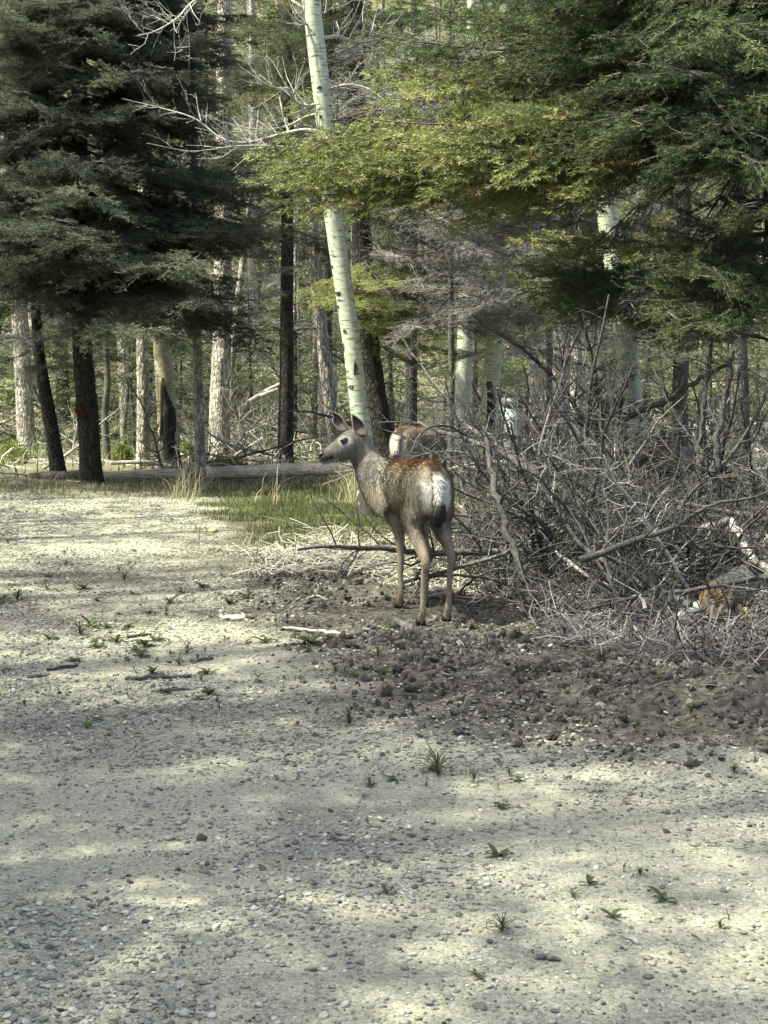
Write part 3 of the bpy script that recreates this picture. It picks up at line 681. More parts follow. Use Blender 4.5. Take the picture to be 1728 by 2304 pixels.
def knots(t, Y, spots, P, r):
    for px, py, w_, h_ in spots:
        q = at(px, py, Y) - t.location; c = along(P, q.z); rad = np.interp(q.z, P[:, 2], r)
        dx = q.x - c[0]; dx = max(-rad*.9, min(rad*.9, dx)); dy = -math.sqrt(max(1e-6, rad*rad - dx*dx)); 
        nv = Vector((dx, dy, 0)).normalized(); s_ = Vector((0, 0, 1)).cross(nv)
        mb = MB(); n = 12; pc = Vector((c[0]+dx, c[1]+dy, q.z))
        V = []
        for (sc__, lift) in ((1.0, -.004), (.75, .010), (.4, .004), (.0, -.002)):
            for j in range(n):
                a = j/n*6.283; e = 1 + .18*math.sin(3*a+px)
                V.append(tuple(pc + s_*(math.cos(a)*w_*mpp(Y)/2*sc__*e) + Vector((0, 0, 1))*(math.sin(a)*h_*mpp(Y)/2*sc__*e) + nv*lift))
        F = [[i*n+j, i*n+(j+1) % n, (i+1)*n+(j+1) % n, (i+1)*n+j] for i in range(3) for j in range(n)]
        mb.add(V, F); obj('knot', mb.mesh('knot', M['darkwood'], True), t)
knots(t, Y, [(735, 425, 16, 20), (760, 660, 18, 8), (800, 828, 10, 34), (790, 870, 16, 8), (745, 600, 9, 7), (776, 745, 10, 8), (768, 780, 6, 20), (720, 200, 12, 6), (826, 985, 14, 7), (722, 265, 8, 8), (748, 690, 8, 7), (812, 1050, 18, 6), (830, 1085, 16, 5)], P, r)
BR = [([(728, 300), (690, 292), (640, 300), (560, 320), (500, 312), (440, 268), (370, 245), (275, 222)], 13, 3, 16),
      ([(724, 232), (690, 238), (660, 225), (650, 200), (610, 195), (540, 150)], 12, 3, 12),
      ([(726, 255), (690, 262), (640, 285), (570, 290), (500, 275)], 9, 2, 12),
      ([(735, 345), (680, 335), (600, 328), (520, 330), (430, 340), (330, 322)], 9, 2, 10),
      ([(700, 30), (640, -10), (560, -60)], 12, 6, 5), ([(560, -60), (440, 0), (400, 40), (350, 70), (310, 80)], 9, 3, 10), ([(560, -60), (470, -20), (420, 30), (395, 70)], 8, 3, 7), ([(706, 60), (660, 40), (610, -20)], 9, 4, 6),
      ([(716, 88), (760, 82), (800, 94), (840, 90), (900, 70)], 13, 4, 9), ([(732, 275), (775, 265), (830, 250), (880, 245)], 8, 3, 6), ([(700, 0), (730, 30), (736, -40)], 6, 3, 4), ([(727, 205), (780, 190), (830, 200), (870, 230)], 7, 2, 8)]
for i, (pts, w0, w1, ns) in enumerate(BR):
    px_branch(t, Y, pts, w0*.72, w1*.6, 60+i, 'palewood' if i not in (9,) else 'darkwood', 3, 'branch', int(ns*1.7), (.18, .55), .4, d0=(-.4 if i % 2 else .3))
Y = 13.8
t, P, r = px_trunk('aspen_tree', 'dappled aspen leaning left out of the brush pile', [(1440, 1195, 64), (1444, 1130, 56), (1434, 1020, 54), (1420, 900, 51), (1406, 760, 50), (1390, 640, 48), (1366, 480, 46), (1345, 340, 44), (1320, 150, 42), (1300, -50, 38)], Y, 'aspen', top=4, rough=.04, seed=41, sides=24)
knots(t, Y, [(1392, 650, 26, 14), (1372, 610, 12, 8), (1402, 700, 20, 10), (1425, 905, 18, 8), (1350, 430, 10, 8), (1418, 850, 14, 18), (1436, 1040, 14, 8)], P, r)
px_branch(t, Y, [(1340, 380), (1290, 375), (1250, 395), (1210, 470)], 12, 3, 91, 'palewood', 2, 'branch', 5)
px_branch(t, Y, [(1385, 610), (1330, 570), (1285, 500), (1260, 440)], 8, 3, 92, 'deadwood', 2, 'branch', 6)

# ------------------------------------------------------------------ the fir on the right, boughs reaching over the clearing
t, P, r = px_trunk('fir_tree', 'big shaggy fir on the right, long boughs reaching left across the aspen', [(1790, 1300, 78), (1786, 1000, 72), (1770, 700, 66), (1745, 400, 60), (1735, 100, 54), (1730, -300, 46)], 11.6, 'dark_bark', top=3, seed=50, rough=.1)
rr_ = np.random.default_rng(17)
FIR = [(250, 585, 350, 12.9, 1), (262, 600, 410, 12.7, 1), (280, 680, 455, 12.5, 1), (235, 640, 320, 12.4, 1), (268, 700, 385, 12.1, 1), (270, 560, 380, 13.1, 1),  # (trunk py, tip px, tip py, tip Y, sunlight painted into the needles)
 (260, 640, 395, 12.6, 1), (240, 720, 330, 12.9, 1), (270, 760, 420, 12.3, 1), (230, 840, 285, 12.2, 1), (280, 900, 350, 12.0, 0), (200, 860, 170, 12.8, 1), (170, 880, 240, 12.4, 1),
 (120, 800, 90, 13.0, 0), (60, 900, 20, 12.6, 0), (0, 860, -60, 12.4, 0), (40, 1000, 60, 12.0, 0), (150, 960, 150, 12.3, 1), (220, 1000, 300, 11.8, 0), (300, 1020, 330, 11.6, 0), (330, 1100, 345, 11.4, 0), (250, 1080, 240, 11.2, 0), (180, 1060, 160, 11.6, 0), (90, 1080, 80, 11.4, 0), (0, 1100, 0, 11.2, 0),
 (120, 1180, 140, 11.0, 0), (230, 1200, 280, 10.9, 0), (300, 1240, 330, 10.7, 0), (40, 1220, 30, 10.9, 0), (-60, 1180, -40, 11.1, 0), (160, 1300, 200, 10.5, 0), (260, 1330, 310, 10.4, 0), (-100, 1340, -30, 10.3, 0),
 (60, 1380, 90, 10.0, 0), (150, 1390, 170, 9.9, 0), (220, 1430, 260, 9.7, 0), (300, 1420, 290, 10.0, 0), (400, 1440, 455, 10.0, 0), (420, 1470, 520, 9.8, 0), (380, 1440, 420, 9.6, 0), (330, 1500, 330, 9.4, 0), (450, 1480, 500, 9.5, 0), (500, 1500, 590, 9.8, 0), (540, 1520, 640, 9.8, 0), (440, 1560, 440, 9.3, 0), (520, 1560, 540, 9.4, 0), (600, 1500, 700, 10.2, 0), (620, 1500, 720, 10.0, 0), (560, 1600, 620, 9.5, 0), (640, 1560, 740, 9.8, 0), (300, 1600, 280, 9.2, 0), (200, 1560, 180, 9.3, 0), (100, 1500, 70, 9.5, 0), (20, 1560, -20, 9.4, 0), (360, 1680, 360, 9.0, 0), (480, 1700, 480, 9.1, 0), (240, 1720, 220, 9.1, 0), (120, 1680, 90, 9.2, 0), (-40, 1440, -60, 9.8, 0),
 (560, 1250, 540, 14.6, 1), (660, 1200, 640, 14.6, 0), (680, 1240, 690, 14.8, 0), (640, 1130, 620, 14.6, 0)]
for k in range(26): FIR.append((rr_.uniform(-450, 500), rr_.uniform(1750, 2150), rr_.uniform(-250, 600), rr_.uniform(10, 12.5), 0))
for k in range(16): FIR.append((rr_.uniform(-520, -150), rr_.uniform(1100, 2000), rr_.uniform(-500, -120), rr_.uniform(9.6, 13.5), 0))
for k in range(40): FIR.append((rr_.uniform(-760, -200), rr_.uniform(900, 1750), rr_.uniform(-720, -140), rr_.uniform(9.6, 13.2), 0))  # upper boughs added out of view to shade the boughs below
for y0, tx, ty, tY, sun_ in FIR:
    if 1380 < tx < 1530 and 320 < ty < 720: tx += 75
    if sun_ and tx < 800: tx += 55 if tx < 650 else -20
    if 1455 < tx < 1580 and 330 < ty < 640 and tY < 10.1: continue
    a = at(1680, y0-40, 11.6) - t.location; b = at(tx, ty, tY) - t.location
    a = along(P, a.z)
    put_bough(t, 'sun_painted_fir' if sun_ else 'fir', a, b, rr_, wscale=(1.0 if sun_ else .8) if (Vector(b)-Vector(a)).length > 2.6 else 1.)
for k in range(12):
    a = along(P, rr_.uniform(1.6, 4.4)); b = np.array(at(rr_.uniform(1180, 1620), rr_.uniform(330, 800), rr_.uniform(10.5, 13)) - t.location)
    put_bough(t, 'dead', a, b, rr_, name='dead_bough')

# ------------------------------------------------------------------ deer
M['fur'] = foliage_mat('deer_coat', .0, .85, .0)
M['eye'] = plain('dark_eye', (.008, .006, .005), .08, .1, 3, .6)
M['nose'] = plain('black_nose', (.012, .011, .011), .35, .3, 60, .5)
M['hoof'] = plain('black_hoof', (.02, .018, .016), .5, .4, 60)
def loft(stations, n=22):
    """stations: (centre, side axis vector, up axis vector)"""
    V = []
    for c, a, b in stations:
        c = np.asarray(c, float); a = np.asarray(a, float); b = np.asarray(b, float)
        for j in range(n):
            t = j*2*math.pi/n; V.append(c + a*math.cos(t) + b*math.sin(t))
    k = len(stations); V.append(np.asarray(stations[0][0], float)); V.append(np.asarray(stations[-1][0], float))
    F4 = [[i*n+j, i*n+(j+1) % n, (i+1)*n+(j+1) % n, (i+1)*n+j] for i in range(k-1) for j in range(n)]
    F3 = [[(j+1) % n, j, k*n] for j in range(n)] + [[(k-1)*n+j, (k-1)*n+(j+1) % n, k*n+1] for j in range(n)]
    return np.array(V), F4, F3
def limb(mb, pts, ra, rb, fwd=(1, 0, 0), m=6):
    """tapered limb through points; ra radius along fwd, rb radius across"""
    P = curve_pts(pts, m); A = interp(ra, m); B = interp(rb, m); st = []
    T = np.gradient(P, axis=0); T = nrm(T); f = np.asarray(fwd, float)
    for p, t, a, b in zip(P, T, A, B):
        s = nrm(np.cross(t, f)); u = nrm(np.cross(s, t)); st.append((p, u*a, s*b))
    V, F4, F3 = loft(st, 16); n0 = mb.n; mb.add(V, F4); mb.F3.append(np.array(F3)+n0); mb.m3.append(np.zeros(len(F3)))
def deer_torso(mb, bend=0., thin=1.):
    S = [(-.475, .785, .070, .050), (-.455, .795, .118, .086), (-.40, .805, .155, .114), (-.32, .81, .172, .130), (-.2, .80, .174, .142), (-.05, .778, .178, .150), (.1, .763, .186, .150), (.25, .752, .192, .138), (.36, .75, .176, .116), (.44, .755, .14, .09), (.50, .76, .08, .05)]
    X = interp([s[0] for s in S], 3); 
    cols = [interp([s[k] for s in S], 3) for k in (1, 2, 3)]
    st = [((x, bend*max(0, x)**2*4, z), (0, w_*thin, 0), (0, 0, h)) for x, z, h, w_ in zip(X, *cols)]
    V, F4, F3 = loft(st, 28); n0 = mb.n; mb.add(V, F4); mb.F3.append(np.array(F3)+n0); mb.m3.append(np.zeros(len(F3)))
def finish_body(name, mb, voxel=.0085, it=5):
    me = mb.mesh(name+'_raw', []); o = bpy.data.objects.new(name+'_raw', me); col.objects.link(o)
    md = o.modifiers.new('r', 'REMESH'); md.mode = 'VOXEL'; md.voxel_size = voxel; md.use_smooth_shade = True
    ms = o.modifiers.new('s', 'SMOOTH'); ms.iterations = it; ms.factor = .5
    dg = bpy.context.evaluated_depsgraph_get(); r_ = bpy.data.meshes.new_from_object(o.evaluated_get(dg))
    bpy.data.objects.remove(o); r_.name = name; return r_
def arr(me):
    n = len(me.vertices); a = np.zeros(n*3, np.float32); me.vertices.foreach_get('co', a)
    b = np.zeros(n*3, np.float32); me.vertices.foreach_get('normal', b); return a.reshape(-1, 3).astype(float), b.reshape(-1, 3).astype(float)
def set_col(me, C):
    a = me.attributes.new('col', 'FLOAT_COLOR', 'POINT'); a.data.foreach_set('color', np.concatenate([C, np.ones((len(C), 1))], 1).astype(np.float32).ravel())
def mixv(C, c, w_): return C*(1-w_[:, None]) + np.asarray(c)*w_[:, None]
def coat(V, Nn, seed=0):
    """coat colour over the trunk and legs, in the animal's own coordinates"""
    x, y, z = V.T
    base = np.tile(np.array((.25, .222, .165)), (len(V), 1))
    n1 = fbm(x*6+3, (y+z)*6, 3, seed)
    base = base*(.6 + .8*n1)[:, None]*(.78 + .44*fbm(x*9, (y+z)*13, 2, seed+9))[:, None]
    base = mixv(base, (.44, .385, .29), smooth(.42, .68, fbm(x*5+9, z*7+y*4, 3, seed+2))*smooth(.55, .62, z)*smooth(.87, .78, z)*smooth(.45, .3, np.abs(x))*.6)   # moulting pale patches on the flank
    base = mixv(base, (.23, .145, .075), smooth(.45, .9, Nn[:, 2])*smooth(.86, .92, z)*.85)          # rufous back
    base = mixv(base, (.24, .19, .13), smooth(.58, .45, z)*.7)                      # legs
    base = mixv(base, (.16, .115, .075), smooth(.0, .6, Nn[:, 0])*smooth(.58, .5, z)*.5)
    ay = np.abs(y) + .035*(fbm(z*11, y*11, 3, 4)-.5)
    rp = smooth(-.36, -.41, x)*smooth(.100, .075, ay)*smooth(.665, .70, z)*smooth(.905, .875, z + .25*np.abs(y))
    base = mixv(base, (.53, .51, .43), rp)
    base = mixv(base, (.06, .045, .035), smooth(.026, .031, ay)*smooth(.046, .038, ay)*smooth(-.40, -.44, x)*smooth(.70, .74, z)*smooth(.90, .88, z)*.85)
    base = mixv(base, (.13, .085, .05), smooth(.05, .1, np.abs(y))*smooth(.17, .12, np.abs(y))*smooth(-.30, -.36, x)*smooth(.6, .64, z)*smooth(.7, .64, z)*.4)
    base = mixv(base, (.045, .03, .02), smooth(.06, .025, np.hypot(y, (z-.945)*.9))*smooth(-.3, -.38, x))
    base = mixv(base, (.45, .40, .31), smooth(-.35, -.8, Nn[:, 2])*smooth(.5, .56, z)*smooth(.62, .6, z)*.5)
    return np.clip(base, .01, 1)
def add_fur(parent, me, C, count, seed, ln=.022, wd=.0032, flow=None):
    rng = np.random.default_rng(seed); me.calc_loop_triangles(); nt_ = len(me.loop_triangles)
    tri = np.zeros(nt_*3, np.int32); me.loop_triangles.foreach_get('vertices', tri); tri = tri.reshape(-1, 3)
    V, Nn = arr(me); ar = np.linalg.norm(np.cross(V[tri[:, 1]]-V[tri[:, 0]], V[tri[:, 2]]-V[tri[:, 0]]), axis=1)
    f = rng.choice(nt_, count, p=ar/ar.sum()); b = rng.dirichlet((1, 1, 1), count)[..., None]
    p = (V[tri[f]]*b).sum(1); n = nrm((Nn[tri[f]]*b).sum(1)); c = (C[tri[f]]*b).sum(1)
    fl = flow(p, n); fl = nrm(fl - n*(fl*n).sum(1)[:, None] + rng.normal(size=(count, 3))*.25)
    d = nrm(fl*.93 + n*.34); L = ln(p)*rng.uniform(.6, 1.3, count) if callable(ln) else ln*rng.uniform(.6, 1.3, count)
    s = nrm(np.cross(d, n))*wd*.5
    T = np.stack([p - n*.002 - s, p - n*.002 + s, p + d*L[:, None]], 1).reshape(-1, 3)
    cc = np.repeat(c*rng.uniform(.62, 1.32, (count, 1))*(.75+.5*fbm(p[:, 0]*22, (p[:, 1]+p[:, 2])*15, 2, seed))[:, None], 3, 0); cc[2::3] *= 1.05
    o = obj('fur', mesh('fur', T, [np.arange(len(T)).reshape(-1, 3)], M['fur'], C=np.clip(cc, .008, .9)), parent); o['kind'] = 'stuff'; return o
def body_flow(p, n):
    f = np.tile(np.array((-.8, 0, -.75)), (len(p), 1)); leg = smooth(.6, .5, p[:, 2])[:, None]
    return f*(1-leg) + np.array((-.1, 0, -1.))*leg
def hind_leg(mb, s, hx, hy, hock=None):
    y = s*.085
    pts = [(-.30, y*.8, .82), (-.25, s*.082, .70), (-.235, s*.085, .60), (-.31, (y*.9+hy)/2, .50), (hx-.055, hy, .405), (hx-.035, hy, .33), (hx-.015, hy, .20), (hx-.005, hy, .10), (hx+.02, hy, .055), (hx+.04, hy, .02)]
    limb(mb, pts, [.145, .135, .10, .058, .034, .024, .019, .023, .023, .027], [.062, .066, .054, .036, .025, .019, .016, .020, .022, .025], (1, 0, .01))
def fore_leg(mb, s, hx, hy):
    y = s*.075
    pts = [(.30, y, .74), (.275, s*.085, .62), (.255, (y+hy)/2, .53), (hx+.0, hy, .36), (hx, hy, .30), (hx, hy, .20), (hx-.005, hy, .10), (hx+.015, hy, .055), (hx+.035, hy, .02)]
    limb(mb, pts, [.10, .078, .05, .029, .027, .019, .022, .023, .027], [.05, .048, .036, .023, .023, .016, .019, .021, .024], (1, 0, .01))
def hooves(root, feet):
    for hx, hy in feet:
        mb = MB()
        for s in (-1, 1):
            V, F4, F3 = loft([((hx+.035, hy+s*.013, .045), (0, .012, 0), (.026, 0, .006)), ((hx+.042, hy+s*.014, .022), (0, .014, 0), (.034, 0, .0)), ((hx+.05, hy+s*.014, .002), (0, .015, 0), (.042, 0, 0))], 10)
            n0 = mb.n; mb.add(V, F4); mb.F3.append(np.array(F3)+n0); mb.m3.append(np.zeros(len(F3)))
        obj('hoof', mb.mesh('hoof', M['hoof'], True), root)
def deer_tail(root, seed):
    mb = MB()
    S = [((-.452, 0, .925), .030, .022), ((-.482, 0, .895), .032, .022), ((-.496, 0, .85), .028, .018), ((-.503, 0, .79), .026, .016), ((-.508, .002, .74), .034, .022), ((-.510, .004, .69), .040, .026), ((-.506, .006, .645), .032, .022), ((-.50, .006, .615), .012, .010)]
    V, F4, F3 = loft([(c, (0, a, 0), (b, 0, 0)) for c, a, b in S], 14); mb.add(V, F4); mb.F3.append(np.array(F3)); mb.m3.append(np.zeros(len(F3)))
    me = mb.mesh('tail', M['fur'], True); V, Nn = arr(me); z = V[:, 2]
    C = np.tile(np.array((.68, .65, .56)), (len(V), 1)); C = mixv(C, (.02, .018, .017), smooth(.775, .75, z + .02*np.sin(V[:, 1]*90))); C = mixv(C, (.09, .06, .04), smooth(.89, .91, z))
    set_col(me, C); t = obj('tail', me, root)
    add_fur(t, me, C, 2600, seed, .028, .0035, lambda p, n: np.tile(np.array((-.1, 0, -1.)), (len(p), 1)))
def ear(root, left, right, to_local, Y, cup, dirn, seed):
    """ear surface between a left and a right edge traced in the head picture, cupped in depth"""
    n = 14; L = curve_pts([(a, b, 0) for a, b in left], 8); Rr = curve_pts([(a, b, 0) for a, b in right], 8)
    def res(P): 
        d = np.concatenate([[0], np.cumsum(np.linalg.norm(np.diff(P, axis=0), axis=1))]); d /= d[-1]; q = np.linspace(0, 1, n)
        return np.stack([np.interp(q, d, P[:, c]) for c in range(2)], -1)
    L = res(L); Rr = res(Rr); V = []; k = 9
    for i in range(n):
        for j in range(k):
            f = j/(k-1); p = L[i]*(1-f) + Rr[i]*f; dep = cup*math.sin(math.pi*f)*math.sin(math.pi*min(1, .25+.75*(1-i/(n-1))))
            V.append(to_local(p[0], p[1], Y + dep*dirn))
    F = [[i*k+j, i*k+j+1, (i+1)*k+j+1, (i+1)*k+j] for i in range(n-1) for j in range(k-1)]
    C = []
    for i in range(n):
        for j in range(k):
            e = abs(2*j/(k-1)-1); tip = i/(n-1)
            c = np.array((.15, .125, .10))*(1-e) + np.array((.10, .08, .06))*e
            if e > .9: c = np.array((.30, .26, .21))
            C.append(c*.8*(1-.45*tip)*(.85+.3*((i*7+j*13) % 5)/5))
    me = mesh('ear', V, [np.array(F)], M['fur'], C=C, smooth_=True); o = obj('ear', me, root)
    sm = o.modifiers.new('thick', 'SOLIDIFY'); sm.thickness = .007; sm.offset = 0
    return o

# --- the doe in front: placed by its hooves
HEAD = R(14.); O = Vector((.20, 9.25, 0)); fw = Vector((-math.sin(HEAD), math.cos(HEAD), 0)); lf = Vector((-math.cos(HEAD), -math.sin(HEAD), 0))
def w2l(p): d = Vector(p) - O; return (d.dot(fw), d.dot(lf), d.z)
doe = thing('deer', 'grey-brown doe in the open, head turned aside, white rump and black-tipped tail', 'deer', O, math.pi/2 + HEAD, 'deer')
FL = [w2l((x, y, 0)) for x, y in FEET]
mb = MB(); deer_torso(mb, .05)
hind_leg(mb, 1, FL[0][0]-.02, FL[0][1]); hind_leg(mb, -1, FL[1][0]-.02, FL[1][1]); fore_leg(mb, 1, FL[2][0]-.02, FL[2][1]); fore_leg(mb, -1, FL[3][0]-.02, FL[3][1])
HY = 9.74
def hl(cx_, cy_, Y=HY): return w2l(at(700 + cx_*.12055, 900 + cy_*.12055, Y))
# neck
def nst(x0, y0, x1, y1, Y, wd):     # nape and throat points in the head picture
    a = np.array(hl(x0, y0, Y)); b = np.array(hl(x1, y1, Y)); c = (a+b)/2; v = (a-b)/2
    view = np.array((fw.y, lf.y, 0)); side = view - nrm(v)*view.dot(nrm(v)); return (c, nrm(side)*wd, v)
NE = [nst(1000, 560, 680, 1000, 9.75, .055), nst(1080, 700, 740, 1120, 9.755, .058), nst(1190, 860, 790, 1250, 9.76, .064), nst(1330, 1060, 850, 1450, 9.74, .075), nst(1480, 1180, 930, 1680, 9.68, .09), nst(1700, 1240, 1050, 1950, 9.58, .11), nst(1900, 1330, 1250, 2150, 9.48, .12)]
V, F4, F3 = loft(NE, 22); n0 = mb.n; mb.add(V, F4); mb.F3.append(np.array(F3)+n0); mb.m3.append(np.zeros(len(F3)))
# head
HS = [(148, 1000, 1080, .014), (160, 975, 1120, .027), (190, 948, 1162, .036), (250, 912, 1172, .040), (300, 872, 1170, .041), (400, 792, 1150, .041), (480, 715, 1142, .050), (540, 655, 1135, .058), (600, 610, 1125, .064), (660, 565, 1108, .067), (730, 535, 1085, .068), (800, 530, 1050, .066), (880, 560, 1005, .058), (950, 600, 940, .045)]
view = np.array((fw.y, lf.y, 0.))
st = []
for cx_, t_, b_, wd in HS:
    a = np.array(hl(cx_, t_)); b = np.array(hl(cx_, b_)); st.append(((a+b)/2, view*wd, (a-b)/2))
V, F4, F3 = loft(st, 24); n0 = mb.n; mb.add(V, F4); mb.F3.append(np.array(F3)+n0); mb.m3.append(np.zeros(len(F3)))
body = finish_body('body', mb, .0075, 4); body.materials.append(M['fur'])
V, Nn = arr(body); C = coat(V, Nn, 1)
# face colours, looked up in the head picture
Wp = np.array(O) + V[:, :1]*np.array(fw) + V[:, 1:2]*np.array(lf) + V[:, 2:]*np.array((0, 0, 1.))
dy = Wp[:, 1]; zz = Wp[:, 2]
hx_ = (CX + (Wp[:, 0]/(dy*cp - (zz-CAMH)*sp_))*FPX - 700)/.12055; hy_ = (CY - ((dy*sp_ + (zz-CAMH)*cp)/(dy*cp - (zz-CAMH)*sp_))*FPX - 900)/.12055
isn = smooth(1750, 1150, hx_ + 120*(fbm(hx_*.01, hy_*.01, 3, 35)-.5))*smooth(9.42, 9.62, dy)*smooth(2000, 1400, hy_)
n1 = fbm(hx_*.02, hy_*.006, 3, 31)
neckc = np.array((.16, .15, .122))*(.6+.8*n1)[:, None]
neckc = mixv(neckc, (.16, .12, .085), smooth(60, -20, (hx_-900) - (hy_-500)*.72 - 60)*0)
C = C*(1-isn)[:, None] + neckc*isn[:, None]
hd = smooth(960, 850, hx_)*smooth(9.55, 9.62, dy)*smooth(1300, 1220, hy_)
face = np.array((.108, .105, .09))*(.75+.5*fbm(hx_*.03, hy_*.02, 3, 33))[:, None]
face = mixv(face, (.085, .07, .055), smooth(70, 0, np.abs(hy_ - (540 + (730-hx_)*.86)))*smooth(350, 450, hx_)*.7)      # dark forehead line
face = mixv(face, (.27, .25, .21), smooth(140, 100, np.hypot((hx_-640)*.85, (hy_-765)*1.25))*.8)   # pale ring round the eye
face = mixv(face, (.25, .225, .185), smooth(1080, 1120, hy_)*smooth(760, 500, hx_)*.8)                               # pale chin and jaw
face = mixv(face, (.06, .055, .05), smooth(340, 240, hx_)*smooth(1090, 1050, hy_)*.85)                                 # dark muzzle
face = mixv(face, (.015, .013, .012), smooth(34, 16, np.abs(hy_ - (1108 - (hx_-190)*.22)))*smooth(430, 400, hx_))    # mouth line
C = C*(1-hd)[:, None] + face*hd[:, None]
set_col(body, C); body_o = obj('body', body, doe)
def flow1(p, n):
    f = body_flow(p, n); hh = smooth(.40, .5, p[:, 0])[:, None]*smooth(.8, .9, p[:, 2])[:, None]
    return f*(1-hh) + np.array((-.15, -.35, -.8))*hh
add_fur(doe, body, C, 56000, 5, lambda p: np.where((p[:, 2] > .95) & (p[:, 0] > .45), .009, np.where(p[:, 2] < .5, .012, np.where(p[:, 0] < -.37, .015, .028))), .0042, flow1)
hooves(doe, [(a-.02, b) for a, b, _ in FL]); deer_tail(doe, 6)
e1 = ear(doe, [(790, 640), (775, 520), (766, 400), (762, 262)], [(1030, 680), (1060, 570), (985, 430), (880, 335), (762, 262)], hl, HY-.045, .03, 1, 1)
e2 = ear(doe, [(560, 600), (450, 500), (395, 390), (420, 300), (325, 185)], [(740, 560), (650, 430), (590, 340), (500, 265), (325, 185)], hl, HY+.045, .025, 1, 2)
eb = bmesh.new(); bmesh.ops.create_uvsphere(eb, u_segments=20, v_segments=12, radius=1); em = bpy.data.meshes.new('eye'); eb.to_mesh(em); eb.free(); em.materials.append(M['eye'])
for p in em.polygons: p.use_smooth = True
for sgn in (-1, 1):
    c = Vector(hl(632, 762, HY + sgn*.0575)); o = obj('eye', em, doe, c); o.rotation_euler = (0, 0, -HEAD); o.scale = (.014, .031, .021)
    o.rotation_euler = (R(-8), 0, math.atan2(-fw.x, fw.y)*0)
mb = MB(); st = []
for cx_, t_, b_, wd in [(136, 1000, 1060, .014), (146, 975, 1085, .028), (170, 955, 1092, .036), (210, 938, 1070, .036), (250, 930, 1020, .026)]:
    a = np.array(hl(cx_-3, t_-6)); b = np.array(hl(cx_-3, b_)); st.append(((a+b)/2, view*(wd+.003), (a-b)/2))
V, F4, F3 = loft(st, 14); mb.add(V, F4); mb.F3.append(np.array(F3)); mb.m3.append(np.zeros(len(F3))); obj('nose', mb.mesh('nose', M['nose'], True), doe)

# --- a grazing deer, head down, used for the two behind
def grazing(label, loc, rz, s, seed, bodyc=None):
    root = thing('deer', label, 'deer', loc, rz, 'deer'); root.scale = (s, s, s)
    feet = [(-.38, .085), (-.30, -.09), (.27, .08), (.33, -.075)]
    mb = MB(); deer_torso(mb, .0)
    for i, (a, b) in enumerate(feet): (hind_leg if i < 2 else fore_leg)(mb, 1 if i % 2 == 0 else -1, a, b)
    limb(mb, [(.36, 0, .80), (.50, .01, .68), (.62, .03, .52), (.70, .04, .40)], [.13, .11, .08, .062], [.10, .085, .06, .05], (0, 0, 1))
    limb(mb, [(.66, .035, .44), (.72, .04, .36), (.76, .05, .26), (.79, .055, .16), (.80, .055, .12)], [.06, .085, .07, .042, .03], [.055, .066, .052, .034, .026], (1, 0, .3))
    me = finish_body('body', mb, .011, 4); me.materials.append(M['fur']); V, Nn = arr(me); C = coat(V, Nn, seed)
    hh = smooth(.5, .62, V[:, 0])*smooth(.7, .6, V[:, 2]); C = mixv(C, (.2, .18, .15), hh)
    if bodyc is not None: C = mixv(C, bodyc, np.full(len(C), .45))
    else: C = C*.8
    set_col(me, C); obj('body', me, root); add_fur(root, me, C, 16000, seed, .024, .0045, body_flow); hooves(root, feet); deer_tail(root, seed+1)
    for sgn in (-1, 1):
        V = []; k = 7
        for i in range(9):
            f = i/8; w_ = .045*math.sin(math.pi*min(1, .22+f*.78))**.8
            for j in range(k):
                q = j/(k-1)*2-1; V.append((.66-.05*f+.02*abs(q), .04+sgn*(.05+.16*f), .47+.05*f+w_*q))
        F = [[i*k+j, i*k+j+1, (i+1)*k+j+1, (i+1)*k+j] for i in range(8) for j in range(k-1)]
        o = obj('ear', mesh('ear', V, [np.array(F)], M['fur'], C=np.tile((.15, .125, .1), (len(V), 1)), smooth_=True), root); o.modifiers.new('t', 'SOLIDIFY').thickness = .007
        e = obj('eye', em, root, (.745, .05+sgn*.055, .33), None, (.02, .014, .02))
    mb = MB(); V, F4, F3 = loft([((.80, .055, .135), (0, .024, 0), (.026, 0, .006)), ((.808, .055, .105), (0, .022, 0), (.02, 0, .004)), ((.81, .055, .095), (0, .01, 0), (.01, 0, 0))], 12)
    mb.add(V, F4); mb.F3.append(np.array(F3)); mb.m3.append(np.zeros(len(F3))); obj('nose', mb.mesh('nose', M['nose'], True), root)
    return root
q = at(922, 1000, 13.6); grazing('second deer behind the doe, white rump towards us, half hidden by dead twigs', (q.x+.08, 13.9, gz(q.x, 13.6)), R(90-24), 1.0, 41)
q = at(1500, 1000, 12.9); grazing('brown deer feeding behind the brush pile, beside the dappled aspen', (q.x+.03, 13.2, gz(q.x, 12.9)), R(90+12), .92, 51, (.20, .13, .08))

